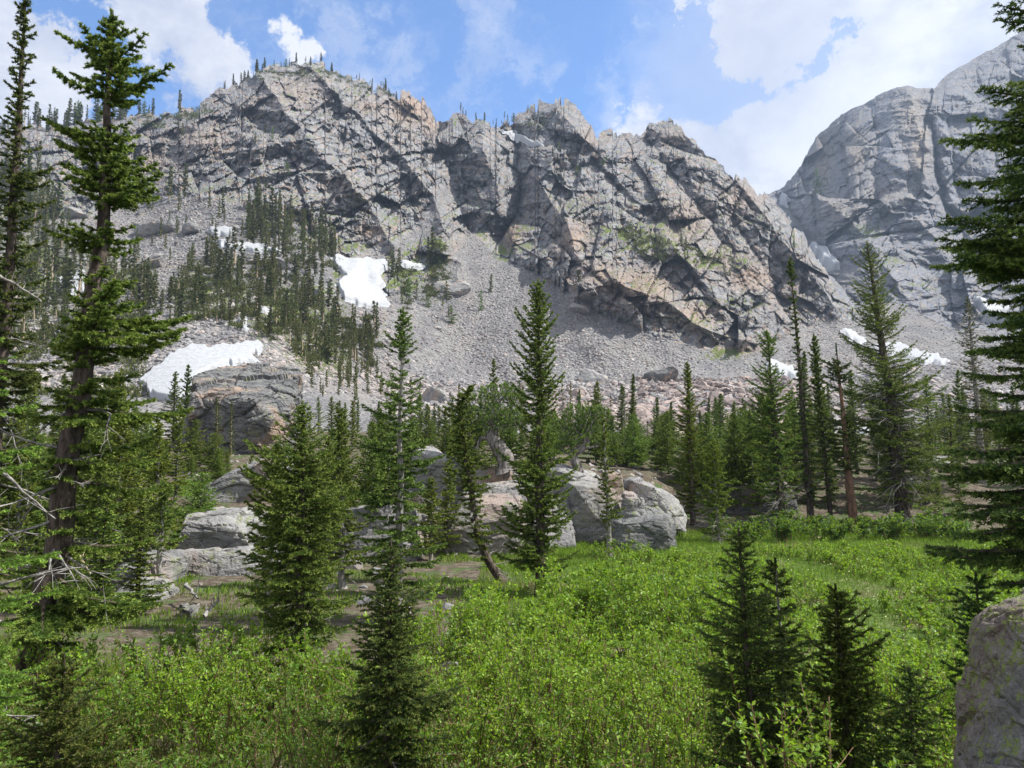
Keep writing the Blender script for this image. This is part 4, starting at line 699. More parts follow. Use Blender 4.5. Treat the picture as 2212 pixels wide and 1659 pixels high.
# the row at the far edge of the meadow
hero('very wide old spruce with sweeping grey dead limbs at the meadow edge', 1942, 1888, 520, 37, [(520, 3, 3, 1), (545, 10, 12, 2), (585, 35, 45, 1.6), (605, 22, 30, 1.0), (660, 58, 62, 1.8), (720, 68, 62, 2), (745, 35, 35, .5), (770, 85, 70, 1.9), (810, 75, 85, 1.8), (860, 110, 95, 2), (920, 100, 110, 2), (980, 85, 120, 2), (1030, 90, 110, 1.4), (1080, 70, 90, .8), (1130, 40, 50, .2)], 'mid', 'dark', 'spruce_tree', seed=20, ws=1.15, nb=230, ntri=110000, nl=.085, nw=.03, r0=.36, droop=.3, rise=.5, uptip=.3, sp=.16, dead=80, deadlen=2.6, deadz=(.05, .5), bend=[(1945, 1140), (1925, 850), (1905, 700), (1888, 520)])
hero('dark spruce with a thick pointed head left of the three thin firs', 1688, 1662, 712, 36, [(712, 3, 3, 1), (740, 20, 20, 2), (765, 26, 26, 2), (785, 14, 14, .5), (820, 46, 30, 1.9), (860, 52, 45, 2), (930, 62, 50, 2), (1000, 70, 55, 2), (1060, 62, 55, 1.2), (1110, 55, 55, .9), (1140, 20, 20, .1)], 'mid', 'dark', 'spruce_tree', seed=21, nb=170, ntri=70000, nl=.08, nw=.028, r0=.2, droop=.3, rise=.4, uptip=.3, sp=.15, dead=40, deadlen=1.3, deadz=(.02, .25))
hero('tallest thin spire, almost bare, in the right hand group', 1748, 1718, 556, 38, [(556, 2, 2, 1), (590, 10, 10, 2), (620, 7, 7, .5), (680, 14, 8, 1), (720, 12, 10, .8), (800, 14, 14, .8), (850, 30, 28, 1), (920, 32, 30, 1.2), (1000, 32, 28, 1.1), (1080, 34, 30, 1), (1130, 10, 10, .1)], 'dark', 'dark', 'fir_tree', seed=22, nb=120, ntri=30000, nl=.085, nw=.028, r0=.17, droop=.5, rise=.1, sp=.16, dead=30, deadlen=.8, deadz=(.1, .8))
hero('slender even spire second from the orange trunk', 1790, 1764, 722, 39, [(722, 2, 2, 1), (770, 14, 14, 2), (830, 18, 18, 2), (900, 24, 24, 1.8), (980, 30, 28, 1.4), (1060, 32, 30, 1.2), (1120, 10, 10, .2)], 'blue', 'dark', 'fir_tree', seed=23, nb=140, ntri=40000, nl=.085, nw=.028, r0=.12, droop=.3, rise=.3, sp=.16, dead=12, deadlen=.9)
hero('broken topped pine with an orange lower trunk at the meadow edge', 1838, 1812, 742, 36.5, [(742, 1, 1, .01), (775, 3, 5, .05), (790, 34, 30, 1.6), (820, 38, 30, 1.6), (835, 14, 12, .1), (880, 12, 20, .1), (920, 50, 40, 1.2), (980, 55, 40, 1.3), (1010, 45, 30, 1.2), (1040, 20, 20, .05), (1120, 5, 5, .01)], 'dark', 'orange', 'pine_tree', seed=24, nb=60, ntri=26000, nl=.085, nw=.03, r0=.22, droop=.2, rise=.2, sp=.16, start=.3, dead=12, deadlen=.7, deadz=(.3, .95))
hero('grey dying spruce with a thinly needled top near the right edge', 2122, 2103, 640, 44, [(640, 2, 2, 1), (720, 25, 25, .9), (800, 35, 30, .9), (870, 42, 30, .9), (930, 50, 40, 1), (1000, 60, 40, 1), (1100, 10, 10, .1)], 'far', 'grey', 'spruce_tree', seed=25, nb=110, ntri=14000, nl=.09, nw=.03, r0=.2, droop=.2, rise=.3, sp=.2, dead=70, deadlen=1.3, deadz=(.3, .95))
hero('yellow green spruce standing at the right end of the outcrop', 1495, 1487, 782, 37, [(782, 2, 2, 1), (820, 12, 12, 1.4), (850, 12, 14, 1.5), (900, 30, 32, 1.7), (960, 40, 38, 1.8), (1030, 42, 40, 1.6), (1100, 38, 36, 1.4), (1150, 20, 20, .3)], 'yellow', 'dark', 'spruce_tree', seed=26, nb=130, ntri=45000, nl=.08, nw=.028, r0=.14, droop=.3, rise=.4, sp=.15, dead=16, deadlen=.9, deadz=(.02, .3))
hero('small golden spruce in front of the yellow green one', 1548, 1540, 948, 32, [(948, 2, 2, 1), (985, 22, 22, 1.6), (1040, 36, 34, 1.7), (1100, 42, 38, 1.3), (1150, 44, 44, .9)], 'yellow', 'grey', 'spruce_tree', seed=27, nb=80, ntri=26000, nl=.075, nw=.025, r0=.07, droop=.3, rise=.3, sp=.13, dead=44, deadlen=1.1, deadz=(.02, .35))
hero('crooked topped spruce whose top bends right, left of the gnarled pine', 1075, 1018, 830, 23, [(830, 3, 8, 2), (850, 14, 16, 2), (885, 34, 22, 2), (940, 36, 30, 1.8), (1000, 48, 40, 1.6), (1060, 30, 40, 1.2), (1090, 32, 30, 1.4), (1150, 30, 60, 1.3), (1190, 20, 40, .9), (1230, 10, 10, .1)], 'mid', 'dark', 'spruce_tree', seed=28, nb=110, ntri=42000, nl=.065, nw=.022, r0=.13, droop=.4, rise=.1, sp=.12, dead=20, deadlen=.7, bend=[(1085, 1265), (1050, 1200), (1030, 1150), (1022, 1090), (998, 930), (990, 880), (1010, 845), (1026, 830)])
hero('slim young spruce standing in the willows in front of the outcrop', 1315, 1303, 895, 28, [(895, 2, 2, 1), (940, 14, 14, .9), (1000, 20, 20, 1), (1060, 22, 26, 1.2), (1110, 26, 42, 1.3), (1150, 14, 14, .5), (1210, 14, 10, .2)], 'mid', 'grey', 'spruce_tree', seed=29, nb=60, ntri=12000, nl=.07, nw=.024, r0=.1, droop=.3, rise=.2, sp=.12, dead=26, deadlen=.45, deadz=(.02, .6))
hero('bushy light green fir left of the dark bushy spruce', 585, 600, 960, 17, [(960, 3, 3, 1), (1000, 40, 35, 1.6), (1060, 60, 40, 1.6), (1130, 60, 40, 1.4), (1200, 50, 40, 1)], 'pine', 'grey', 'pine_tree', seed=30, nb=90, ntri=36000, nl=.06, nw=.02, r0=.08, droop=.2, rise=.4, sp=.1)
hero('fir just right of the dark bushy spruce, partly hidden by it', 745, 732, 866, 22, [(866, 3, 3, 1), (920, 20, 22, 1.5), (1000, 40, 42, 1.7), (1080, 55, 50, 1.7), (1180, 60, 50, 1.5), (1260, 30, 30, .3)], 'mid', 'grey', 'fir_tree', seed=31, nb=120, ntri=48000, nl=.06, nw=.02, r0=.1, droop=.3, rise=.3, sp=.12, dead=14, deadlen=.7)
hero('lone small dark spire standing before the largest snow patch', 398, 402, 788, 66, [(788, 1, 1, 1), (815, 10, 10, 1.4), (850, 15, 15, 1.6), (900, 20, 20, 1.4), (1000, 20, 20, .6)], 'dark', 'dark', 'spruce_tree', seed=32, nb=60, ntri=9000, nl=.14, nw=.05, r0=.14, droop=.2, rise=.3, sp=.2)
hero('thin sapling with a bare straight trunk on the left bedrock', 352, 358, 1040, 22, [(1040, 3, 3, 1), (1080, 30, 30, 1), (1120, 40, 40, .9), (1160, 30, 45, .7), (1200, 10, 10, .05), (1270, 4, 4, .01)], 'mid', 'grey', 'spruce_tree', seed=33, nb=44, ntri=12000, nl=.06, nw=.02, r0=.085, droop=.3, rise=.2, sp=.11, dead=14, deadlen=.5, deadz=(.2, .6), start=.35)
hero('second thin trunk on the left bedrock, nearer the big spruce', 212, 222, 1000, 19, [(1000, 3, 3, 1), (1060, 50, 50, 1), (1130, 60, 70, .9), (1180, 40, 50, .6), (1300, 4, 4, .01)], 'mid', 'dark', 'spruce_tree', seed=34, nb=50, ntri=16000, nl=.06, nw=.02, r0=.09, droop=.35, rise=.2, sp=.11, dead=18, deadlen=.6, deadz=(.15, .6), start=.35)
hero('thin spire in front of the scree, left of the central spruce', 1068, 1066, 775, 48, [(775, 1, 1, 1), (800, 8, 8, 1.1), (850, 14, 14, 1.2), (920, 22, 22, 1.4), (1000, 24, 24, 1)], 'mid', 'grey', 'spruce_tree', seed=35, nb=70, ntri=8000, nl=.11, nw=.04, r0=.12, droop=.3, rise=.3, sp=.2, dead=20, deadlen=.5, deadz=(.4, .95))
# ------------------------------------------------------------------ the two old twisted pines
def twisted_pine(label, Y, px, py_base, trunk_pts, limbs, clumps, r0, seed, scale_n=1.0):
    rs = np.random.RandomState(seed); b = at(px, py_base, Y)
    def loc(x, y, dy=0.0): return at(x, y, Y + dy) - b
    def smooth(P, n=14):
        P = np.array(P); t = np.linspace(0, len(P) - 1, n); Q = np.stack([np.interp(t, np.arange(len(P)), P[:, k]) for k in range(3)], -1)
        for _ in range(2): Q[1:-1] = (Q[:-2] + Q[1:-1] * 2 + Q[2:]) / 4
        return Q
    T = smooth([loc(*q) for q in trunk_pts], 22); T = T + rs.normal(size=T.shape) * .012; R = np.interp(np.linspace(0, 1, 22), [0, .08, .5, 1], [r0 * 1.35, r0, r0 * .8, r0 * .42])
    a = np.arange(22); V1, F1 = tubes([T], [R], 14); V1 = V1 + (V1 - np.repeat(T, 14, 0)) * (fbm(V1 * np.array([9, 9, 2.5]), 3, seed, ridge=True) * .3)[:, None]
    LP, LR = [], []
    for pts, r_ in limbs: P = smooth([loc(*q) for q in pts], 12); P[1:] += rs.normal(size=(11, 3)) * .02; LP.append(P); LR.append(np.linspace(r_, r_ * .35, 12))
    o = thing('pine_tree', b, label, 'tree'); link('trunk', raw_mesh('trunk', V1, F1, BK['gnarl'], True), o); V2, F2 = tubes(LP, LR, 7)
    A, B = [], []
    for x, y, dy, rx, rz, n in clumps:
        c = loc(x, y, dy); m = n; q = rs.normal(size=(m, 3)); q /= np.linalg.norm(q, axis=1, keepdims=True); q *= rs.uniform(.35, 1, (m, 1)) ** .6; p = c + q * np.array([rx, rx * .9, rz]) ; d = q * .5 + rs.normal(size=(m, 3)) * .35 + [0, 0, .5]; d /= np.linalg.norm(d, axis=1, keepdims=True); A.append(p); B.append(p + d * .17)
    A = np.concatenate(A); B = np.concatenate(B); nd = needles(A, B, int(len(A) * 26 * scale_n), .085, .022, rs, .8, up=.1, spread=.8)
    cA = A - (B - A) * .8; V3, F3 = tri_tubes(cA, B, .008, .004)
    link('branches', raw_mesh('branches', np.concatenate([V2, V3]), [F2, F3 + len(V2)], BK['gnarl'], True), o); link('crown', raw_mesh('crown', nd[0], nd[1], NM['pine'], False, attrs={'tip': nd[2]}), o); return o
twisted_pine('old gnarled pine with a thick split silver trunk leaning left on the outcrop', 34.5, 1092, 1012, [(1092, 1018), (1094, 1004), (1090, 985), (1078, 968), (1068, 955), (1062, 945), (1066, 930), (1070, 910)],
    [([(1068, 952), (1052, 948), (1040, 942), (1034, 955), (1030, 975)], .13), ([(1070, 915), (1074, 890), (1078, 868), (1066, 850)], .09), ([(1076, 872), (1090, 855), (1100, 846)], .06), ([(1068, 915), (1040, 890), (1020, 885), (1005, 872)], .05), ([(1074, 890), (1110, 885), (1130, 880)], .05), ([(1066, 925), (1100, 915), (1125, 918)], .05)],
    [(1078, 846, 0, 1.0, .30, 150), (1040, 870, .4, .9, .35, 130), (1110, 862, 0, .6, .28, 80), (1060, 893, -.3, 1.0, .42, 170), (1100, 900, -.3, .8, .35, 130), (1030, 905, .3, .9, .40, 130), (1068, 918, -.5, .8, .30, 110), (1125, 915, .2, .6, .25, 70), (1008, 890, .3, .6, .3, 70), (1015, 925, .5, .6, .3, 70)], .36, 3)
twisted_pine('smaller crooked pine with a dark bent trunk on the flat slab', 35, 1254, 1042, [(1256, 1044), (1252, 1025), (1244, 1000), (1236, 985), (1244, 975), (1262, 968), (1270, 950), (1272, 930)],
    [([(1238, 986), (1225, 978), (1215, 975)], .07), ([(1262, 968), (1285, 966), (1300, 960)], .06), ([(1272, 932), (1280, 910), (1292, 890)], .07), ([(1268, 950), (1245, 930), (1235, 915)], .06), ([(1236, 985), (1232, 960), (1222, 950)], .05)],
    [(1255, 892, 0, .9, .40, 150), (1235, 915, .2, .8, .35, 120), (1285, 895, 0, .7, .35, 100), (1240, 945, -.2, .8, .35, 130), (1222, 965, -.2, .5, .25, 80), (1300, 950, .2, .5, .3, 70), (1268, 925, .3, .7, .35, 90), (1220, 935, .3, .5, .3, 60)], .22, 4)
# ------------------------------------------------------------------ forest belt between meadow and scree
def proto(seed, needle, trunk, w, **kw):
    k = dict(nb=80, ntri=9000, nl=.17, nw=.06, r0=.13, droop=.3, rise=.35, uptip=.25, sp=.28, dead=10, deadlen=.7, twigs=True, tk=7, start=.1); k.update(kw); pr = [(0, w * .8, w * .8, .3), (.12, w, w, 1), (.4, w * .85, w * .8, 1.2), (.7, w * .5, w * .5, 1.2), (.9, w * .22, w * .22, 1.2), (1, .03, .03, 1)]
    return tree_meshes(conifer(10.0, pr, seed, **k), needle, trunk, branch_m='twig')
PR = {'spire': [proto(51, 'dark', 'dark', 1.15), proto(52, 'blue', 'dark', 1.0, droop=.4)], 'mid': [proto(53, 'mid', 'dark', 1.8), proto(54, 'mid', 'grey', 1.5, droop=.45), proto(55, 'yellow', 'grey', 1.6, rise=.5)],
      'bush': [proto(56, 'pine', 'grey', 3.1, nb=95, ntri=13000, rise=.7, droop=.1, nl=.22, nw=.07, flatness=2.5), proto(57, 'pine', 'dark', 2.6, nb=90, ntri=12000, rise=.6, droop=.15, nl=.22, nw=.07, flatness=2.2)], 'thin': [proto(58, 'dark', 'tan', .7, nb=50, ntri=2600, dead=26, deadlen=.5, deadz=(.1, .8)), proto(59, 'far', 'grey', .6, nb=30, ntri=900, dead=50, deadlen=.7, deadz=(.15, .95))]}
rr = random.Random(77)
def mid_tree(kind, px, Y, pyt, label, group=None, w=None):
    b = base_at(px, Y); H = max(1.2, ztop(pyt, Y) - b[2]); s = H / 10; ms = PR[kind][rr.randrange(len(PR[kind]))]; k = (w or rr.uniform(.85, 1.25)) * (min(1.7, (1 / s) ** .35) if s < 1 else 1)
    nm = {'bush': 'pine_tree', 'thin': 'spruce_tree', 'mid': 'spruce_tree', 'spire': 'fir_tree'}[kind]
    if kind == 'thin': nm = 'dead_tree'
    return plant(ms, b, label, name=nm, group=group, rz=rr.uniform(0, 6.28), s=(s * k, s * k, s), lean=(rr.uniform(-.03, .03), rr.uniform(-.03, .03)))
for a in [('spire', 1366, 62, 808, 'dark slim spire just left of the largest scree foot block'), ('spire', 1344, 64, 832, 'shorter dark spire paired with the slim one below the scree'), ('mid', 1285, 60, 822, 'broad bluish spruce before the green tinged boulder'), ('bush', 1432, 50, 895, 'rounded bright pine behind the outcrop, left of the yellow green spruce'), ('mid', 905, 55, 850, 'spruce right of the silver trunked fir, behind the rocks'), ('thin', 763, 58, 790, 'thin straggly spire before the slope forest'),
          ('bush', 425, 44, 905, 'light green pine in front of the huge dark boulder, on its left'), ('bush', 460, 40, 935, 'lower light green pine below the huge dark boulder'), ('thin', 470, 50, 860, 'slim spruce silhouetted on the left face of the huge dark boulder'), ('thin', 500, 52, 870, 'second slim spruce silhouetted on the huge dark boulder'), ('mid', 1560, 55, 850, 'spruce filling the gap right of the yellow green spruce'), ('bush', 1600, 50, 880, 'loose pine left of the dark thick headed spruce'), ('bush', 1370, 44, 895, 'pine right of the smaller crooked pine'),
          ('mid', 2070, 48, 800, 'spruce beside the dying grey one near the right edge'), ('mid', 2010, 50, 810, 'spruce immediately right of the widest spruce'), ('thin', 890, 45, 815, 'thin spire close behind the silver trunked fir'), ('mid', 960, 40, 880, 'spruce left of the crooked topped spruce'), ('bush', 880, 36, 930, 'pale pine behind the silver trunked fir'), ('bush', 1180, 48, 880, 'pine behind the central spruce'), ('mid', 1850, 46, 800, 'spruce behind the broken topped pine'), ('thin', 1610, 60, 860, 'small thin spire beyond the loose pine'), ('spire', 1735, 50, 760, 'dark spire hidden behind the tallest thin one')]:
    mid_tree(a[0], a[1], a[2], a[3], a[4])
for kind, lab, grp, n, x0, x1, Y0, Y1, t0, t1 in [('mid', 'young spruce in the belt behind the central outcrop', 'spruces behind the outcrop', 46, 660, 1640, 46, 85, 855, 930), ('bush', 'low pine in the belt behind the central outcrop', 'pines behind the outcrop', 30, 860, 1640, 44, 70, 880, 945), ('spire', 'narrow dark fir in the belt below the scree', 'dark firs below the scree', 26, 660, 1640, 55, 100, 835, 915), ('thin', 'thin half dead tree below the scree', 'half dead trees below the scree', 22, 650, 1650, 50, 100, 820, 920),
        ('mid', 'spruce in the shady wood behind the right hand firs', 'spruces behind the right hand firs', 40, 1620, 2240, 42, 80, 835, 930), ('spire', 'small fir far back on the right, below the scree', 'firs far back on the right', 26, 1700, 2230, 60, 105, 825, 890), ('mid', 'spruce in the wood behind the big left spruce', 'spruces behind the big left spruce', 34, -60, 400, 24, 60, 800, 980), ('bush', 'light green pine in the wood behind the big left spruce', 'pines behind the big left spruce', 26, -40, 470, 24, 50, 860, 1030), ('thin', 'thin half dead tree behind the big left spruce', 'half dead trees on the left', 14, -20, 400, 30, 70, 800, 930),
        ('mid', 'sapling at the back of the bedrock on the left', 'saplings by the left bedrock', 12, 400, 700, 34, 45, 950, 1040), ('mid', 'spruce in the thick stand left of the central outcrop', 'spruces left of the outcrop', 15, 690, 1030, 26, 42, 860, 1060), ('bush', 'pine in the thick stand left of the central outcrop', 'pines left of the outcrop', 8, 690, 1040, 30, 42, 900, 1060), ('mid', 'small spruce in the shade below the bedrock on the left', 'small spruces on the left forest floor', 12, -40, 330, 15, 26, 1020, 1180),
        ('bush', 'pine at the right end of the central outcrop', 'pines right of the outcrop', 12, 1380, 1660, 40, 48, 880, 980), ('mid', 'spruce beside the dark rock wall at the meadow edge', 'spruces by the dark rock wall', 14, 1580, 2080, 39, 44, 880, 1040)]:
    for k in range(n):
        Y = rr.uniform(Y0, Y1); mid_tree(kind, rr.uniform(x0, x1), Y, rr.uniform(t0, t1), lab, grp)
# ------------------------------------------------------------------ trees on the mountain
def fproto(seed, needle, trunk, w, ntri=560, nb=26, bare=.1, r0=.2, dead=0):
    pr = [(0, w * .7, w * .7, .2 if bare < .3 else .02), (bare, w * .8, w * .8, 1), (.5, w * .8, w * .8, 1), (.8, w * .45, w * .45, 1), (1, .05, .05, 1)]
    tr, br, c_, de = conifer(10.0, pr, seed, nb=nb, ntri=ntri, nl=.62, nw=.24, r0=r0, droop=.2, rise=.2, uptip=.1, sp=.5, start=bare, twigs=False, tk=4, dead=dead, deadlen=.7, deadz=(.2, .95)); return {'trunk': raw_mesh('trunk', tr[0], tr[1], BK[trunk], True), 'crown': raw_mesh('crown', c_[0], c_[1], NM[needle], False, attrs={'tip': c_[2] * .4})}
FP = {'spire': [fproto(71, 'far', 'dark', 1.0), fproto(72, 'far', 'tan', .85), fproto(73, 'far', 'dark', 1.25, 520)], 'bare': [fproto(74, 'far', 'tan', .6, 200, 16, .40, .24), fproto(75, 'far', 'tan', .5, 100, 12, .55, .24)], 'bush': [fproto(76, 'pine', 'dark', 3.0, 620, 34), fproto(77, 'far', 'dark', 2.6, 560, 30)]}
rf = random.Random(5)
def far_tree(kind, px, py, hpx, label, group, G=None):
    p = surf(G or MG, px, py)[0]; s = hpx / F * p[1] / 10; k = rf.uniform(.65, 1.45) * (1.15 if kind != 'bush' else 1); ms = FP[kind][rf.randrange(len(FP[kind]))]
    return plant(ms, p + np.array([0, .3, -.5]), label, name={'bush': 'pine_tree', 'bare': 'dead_tree', 'spire': 'spire_tree'}[kind], group=group, rz=rf.uniform(0, 6.28), s=(s * k, s * k, s * 1.03), lean=(rf.uniform(-.05, .05), rf.uniform(-.05, .05)))
# single trees one can point to
for kind, px, py, h, lab in [('bush', 966, 650, 46, 'round pine on the scree beside the smooth grey boulder'), ('bush', 975, 700, 44, 'pine on the scree below the round one'), ('bush', 1040, 672, 48, 'wind bent pine alone in the middle of the scree'), ('spire', 1060, 632, 42, 'small spruce at the upper edge of the scree'), ('bush', 900, 650, 50, 'pine left of the smooth grey boulder'), ('bush', 925, 665, 40, 'second pine left of the smooth grey boulder'), ('bush', 880, 640, 44, 'pine right of the long snow patch'),
                             ('spire', 935, 575, 85, 'tallest spruce of the clump on the rock nose above the scree'), ('spire', 925, 570, 60, 'spruce on the left of the clump on the rock nose'), ('spire', 948, 580, 65, 'spruce on the right of the clump on the rock nose'), ('spire', 850, 600, 60, 'tall spruce at the right edge of the long snow patch'), ('spire', 862, 590, 55, 'second spruce at the right edge of the long snow patch'), ('spire', 398, 428, 78, 'tall spruce against the cliff at the top of the talus bench'), ('spire', 365, 430, 72, 'tall spruce left of its twin at the cliff foot'),
                             ('spire', 480, 462, 60, 'dark spruce standing alone on the talus bench'), ('spire', 452, 450, 48, 'shorter spruce on the talus bench near the snow spots'), ('bare', 390, 222, 30, 'bare tree on the sky ridge, tallest of the left ridge'), ('spire', 386, 238, 50, 'bushy spruce on the left sky ridge'), ('bush', 617, 142, 22, 'squat pine on the summit'), ('bush', 660, 132, 14, 'tuft of pines on the highest point'), ('spire', 553, 152, 22, 'pine at the left shoulder of the summit'), ('bush', 1110, 262, 22, 'pine standing alone left of the ridge tower'), ('bush', 1140, 244, 20, 'pine on the left shoulder of the ridge tower'),
                             ('bush', 1250, 330, 28, 'pine below the ridge tower'), ('spire', 1250, 620, 40, 'thin spruce on the rocks right of the scree'), ('bush', 1765, 400, 40, 'dark tree patch on the far cliff')]:
    far_tree(kind, px, py, h, lab, None, FG if 'far cliff' in lab else None)
def ridge_y(px, G): return float(np.interp(px, G[0], G[1]))
clusters = [(64, 'bush spire bare spire spire'.split(), [(-20, 330)], 'ridge', 34, 66, 'slender spruce on the left sky ridge', 'trees on the left sky ridge', None), (16, ['spire', 'bare', 'spire'], [(690, 870)], 'ridge', 16, 32, 'small spruce on the ridge right of the summit', 'trees right of the summit', None), (12, ['spire'], [(545, 700)], 'ridge', 20, 34, 'little spruce on the summit ridge', 'trees on the summit', None),
            (14, ['spire', 'bare'], [(985, 1110)], 'ridge', 18, 32, 'small spruce on the saddle left of the ridge tower', 'trees on the saddle', None), (7, ['spire'], [(470, 545)], 'ridge', 20, 34, 'spruce on the ridge below the left shoulder', 'trees below the left shoulder', None)]
for n, kinds, rng, mode, h0, h1, lab, grp, GG in clusters:
    for k in range(n):
        px = rf.uniform(*rng[0]); far_tree(kinds[rf.randrange(len(kinds))], px, ridge_y(px, MG) + rf.uniform(1, 7), h0 * (h1 / h0) ** (rf.random() ** 1.7) * rf.choice([1, 1, .6]), lab, grp)
FOREST = [([(330, 700), (420, 560), (520, 560), (640, 600), (720, 640), (740, 690), (820, 720), (800, 800), (640, 780), (560, 720), (430, 700)], 90, (40, 88), 'slim spruce in the dense slope forest left of the scree', 'dense slope forest'), ([(520, 455), (560, 440), (640, 470), (700, 500), (740, 570), (700, 610), (600, 560), (530, 530)], 40, (40, 80), 'slim spruce in the steep band of trees under the main cliff', 'band of trees under the main cliff'),
          ([(-30, 400), (70, 360), (130, 480), (200, 560), (330, 600), (340, 700), (200, 760), (-30, 760)], 70, (50, 105), 'spruce on the slope behind the big left tree', 'slope trees behind the big left tree')]
def in_forest(poly):
    while True:
        px = rf.uniform(min(p[0] for p in poly), max(p[0] for p in poly)); py = rf.uniform(min(p[1] for p in poly), max(p[1] for p in poly))
        if bool(in_poly(np.array([px]), np.array([py]), poly)[0]) and (GFX or True): return px, py
GFX = None
for poly, n, (h0, h1), lab, grp in FOREST:
    for k in range(n): px, py = in_forest(poly); far_tree(rf.choice(['spire', 'spire', 'spire', 'bare']), px, py, rf.uniform(h0, h1), lab, grp)
# the many more trees of the same slope, too many to tell apart
def baked(places, name, label, m, mt):
    VC, VT, FT, TI, off = [], [], [], [], 0; src = {k: [(np.array([v.co[:] for v in q['crown'].vertices]), np.array([v.co[:] for v in q['trunk'].vertices]), np.array([p.vertices[:] for p in q['trunk'].polygons])) for q in FP[k]] for k in ('spire', 'bare')}
    for p, s in places:
        c_, t_, f_ = rf.choice(src['spire'] + src['bare'][:1]); a = rf.uniform(0, 6.28); R_ = np.array([[math.cos(a), math.sin(a), 0], [-math.sin(a), math.cos(a), 0], [0, 0, 1]]) * s; VC.append(c_ @ R_ + p); VT.append(t_ @ R_ + p); FT.append(f_ + off); off += len(t_)
    VC = np.concatenate(VC); VT = np.concatenate(VT); FT = np.concatenate(FT); fc = np.arange(len(VC)).reshape(-1, 3)
    return link(name, raw_mesh(name, np.concatenate([VC, VT]), [fc, FT + len(VC)], [m, mt], False, attrs={'tip': np.concatenate([np.tile([0, 0, .4], len(fc)), np.zeros(len(VT))])}, mat_index=np.concatenate([np.zeros(len(fc), int), np.ones(len(FT), int)])), kind='stuff', label=label)
pl = []
for poly, n, (h0, h1) in [(FOREST[0][0], 130, (30, 70)), (FOREST[1][0], 40, (30, 62)), ([(210, 470), (430, 430), (560, 470), (520, 560), (300, 580)], 26, (24, 54)), ([(830, 560), (990, 560), (1000, 700), (860, 680)], 12, (20, 40)), (FOREST[2][0], 150, (40, 84)), ([(640, 760), (800, 740), (830, 860), (680, 870)], 60, (30, 56))]:
    for k in range(n): px, py = in_forest(poly); p = surf(MG, px, py)[0]; pl.append((p - np.array([0, 0, .5]), rf.uniform(h0, h1) / F * p[1] / 10))
baked(pl, 'slope_forest', 'the further crowded spruces and dead trunks of the slope forest', NM['far'], BK['tan'])
for poly, n, h, lab, grp in [([(1300, 480), (1600, 560), (1600, 600), (1400, 570)], 16, (14, 34), 'bushy tree on the green ledges of the right hand crags', 'trees on the green ledges'), ([(1120, 300), (1300, 340), (1420, 420), (1240, 380)], 12, (12, 26), 'small tree on the crags below the ridge tower', 'trees below the ridge tower'), ([(380, 260), (560, 240), (720, 380), (560, 420), (400, 400)], 14, (16, 34), 'small tree rooted in the main cliff', 'trees in the main cliff'), ([(1480, 330), (1640, 420), (1760, 560), (1600, 520)], 10, (8, 18), 'tiny tree on the right hand ridge', 'trees on the right hand ridge')]:
    for k in range(n): px, py = in_forest(poly); far_tree(rf.choice(['bush', 'spire', 'bush']), px, py, rf.uniform(*h), lab, grp)
for k in range(14): px, py = in_forest([(1740, 400), (1800, 380), (1960, 560), (2080, 640), (1900, 600), (1800, 500)]); far_tree('bush', px, py, rf.uniform(8, 18), 'faint tree on the ledges of the far cliff', 'trees on the far cliff', FG)
# krummholz and undergrowth on the slope, and the remaining far trees of the dense forest, as one mass
def tufts(P, n_each, size, seed, name, label, m, flat=.6, nl=.9, nw=.4, up=.6):
    r = np.random.RandomState(seed); n = len(P); k = n_each; S = size * r.uniform(.5, 1.4, n); q = r.normal(size=(n, k, 3)); q /= np.linalg.norm(q, axis=2, keepdims=True); q[..., 2] = np.abs(q[..., 2]) * flat
    A = P[:, None] + q * S[:, None, None] * r.uniform(.2, 1, (n, k, 1)); d = q * .6 + r.normal(size=(n, k, 3)) * .4; d[..., 2] += up; d /= np.linalg.norm(d, axis=2, keepdims=True); s = np.cross(d, r.normal(size=(n, k, 3))); s /= np.linalg.norm(s, axis=2, keepdims=True)
    l = nl * r.uniform(.6, 1.3, (n, k, 1)); V = np.stack([A - s * nw / 2, A + s * nw / 2, A + d * l], 2).reshape(-1, 3)
    return link(name, raw_mesh(name, V, np.arange(len(V)).reshape(-1, 3), m, attrs={'tip': np.tile([0, 0, .3], n * k)}), kind='stuff', label=label)
r_ = np.random.RandomState(8); pp = []
for poly, n in [(FOREST[0][0], 430), (FOREST[1][0], 170), (FOREST[2][0], 330), ([(740, 690), (820, 680), (825, 760), (800, 800)], 90), ([(850, 590), (960, 560), (985, 620), (880, 670)], 110), ([(1320, 480), (1600, 565), (1600, 590), (1380, 560)], 120), ([(920, 530), (960, 520), (970, 580), (930, 585)], 40), ([(-30, 760), (320, 640), (300, 860), (-30, 860)], 200)]:
    xs_, ys_ = [p[0] for p in poly], [p[1] for p in poly]; a = r_.uniform(min(xs_), max(xs_), n * 4); b = r_.uniform(min(ys_), max(ys_), n * 4); k = in_poly(a, b, poly) & (vnoise(np.stack([a / 22, b / 22, a * 0], -1), 44) > -.25); a, b = a[k][:n], b[k][:n]; pp.append(surf(MG, a, b))
tufts(np.concatenate(pp), 46, 2.1, 9, 'slope_undergrowth', 'dark low evergreen growth between the slope trees', NM['far'], .7)
pp = []
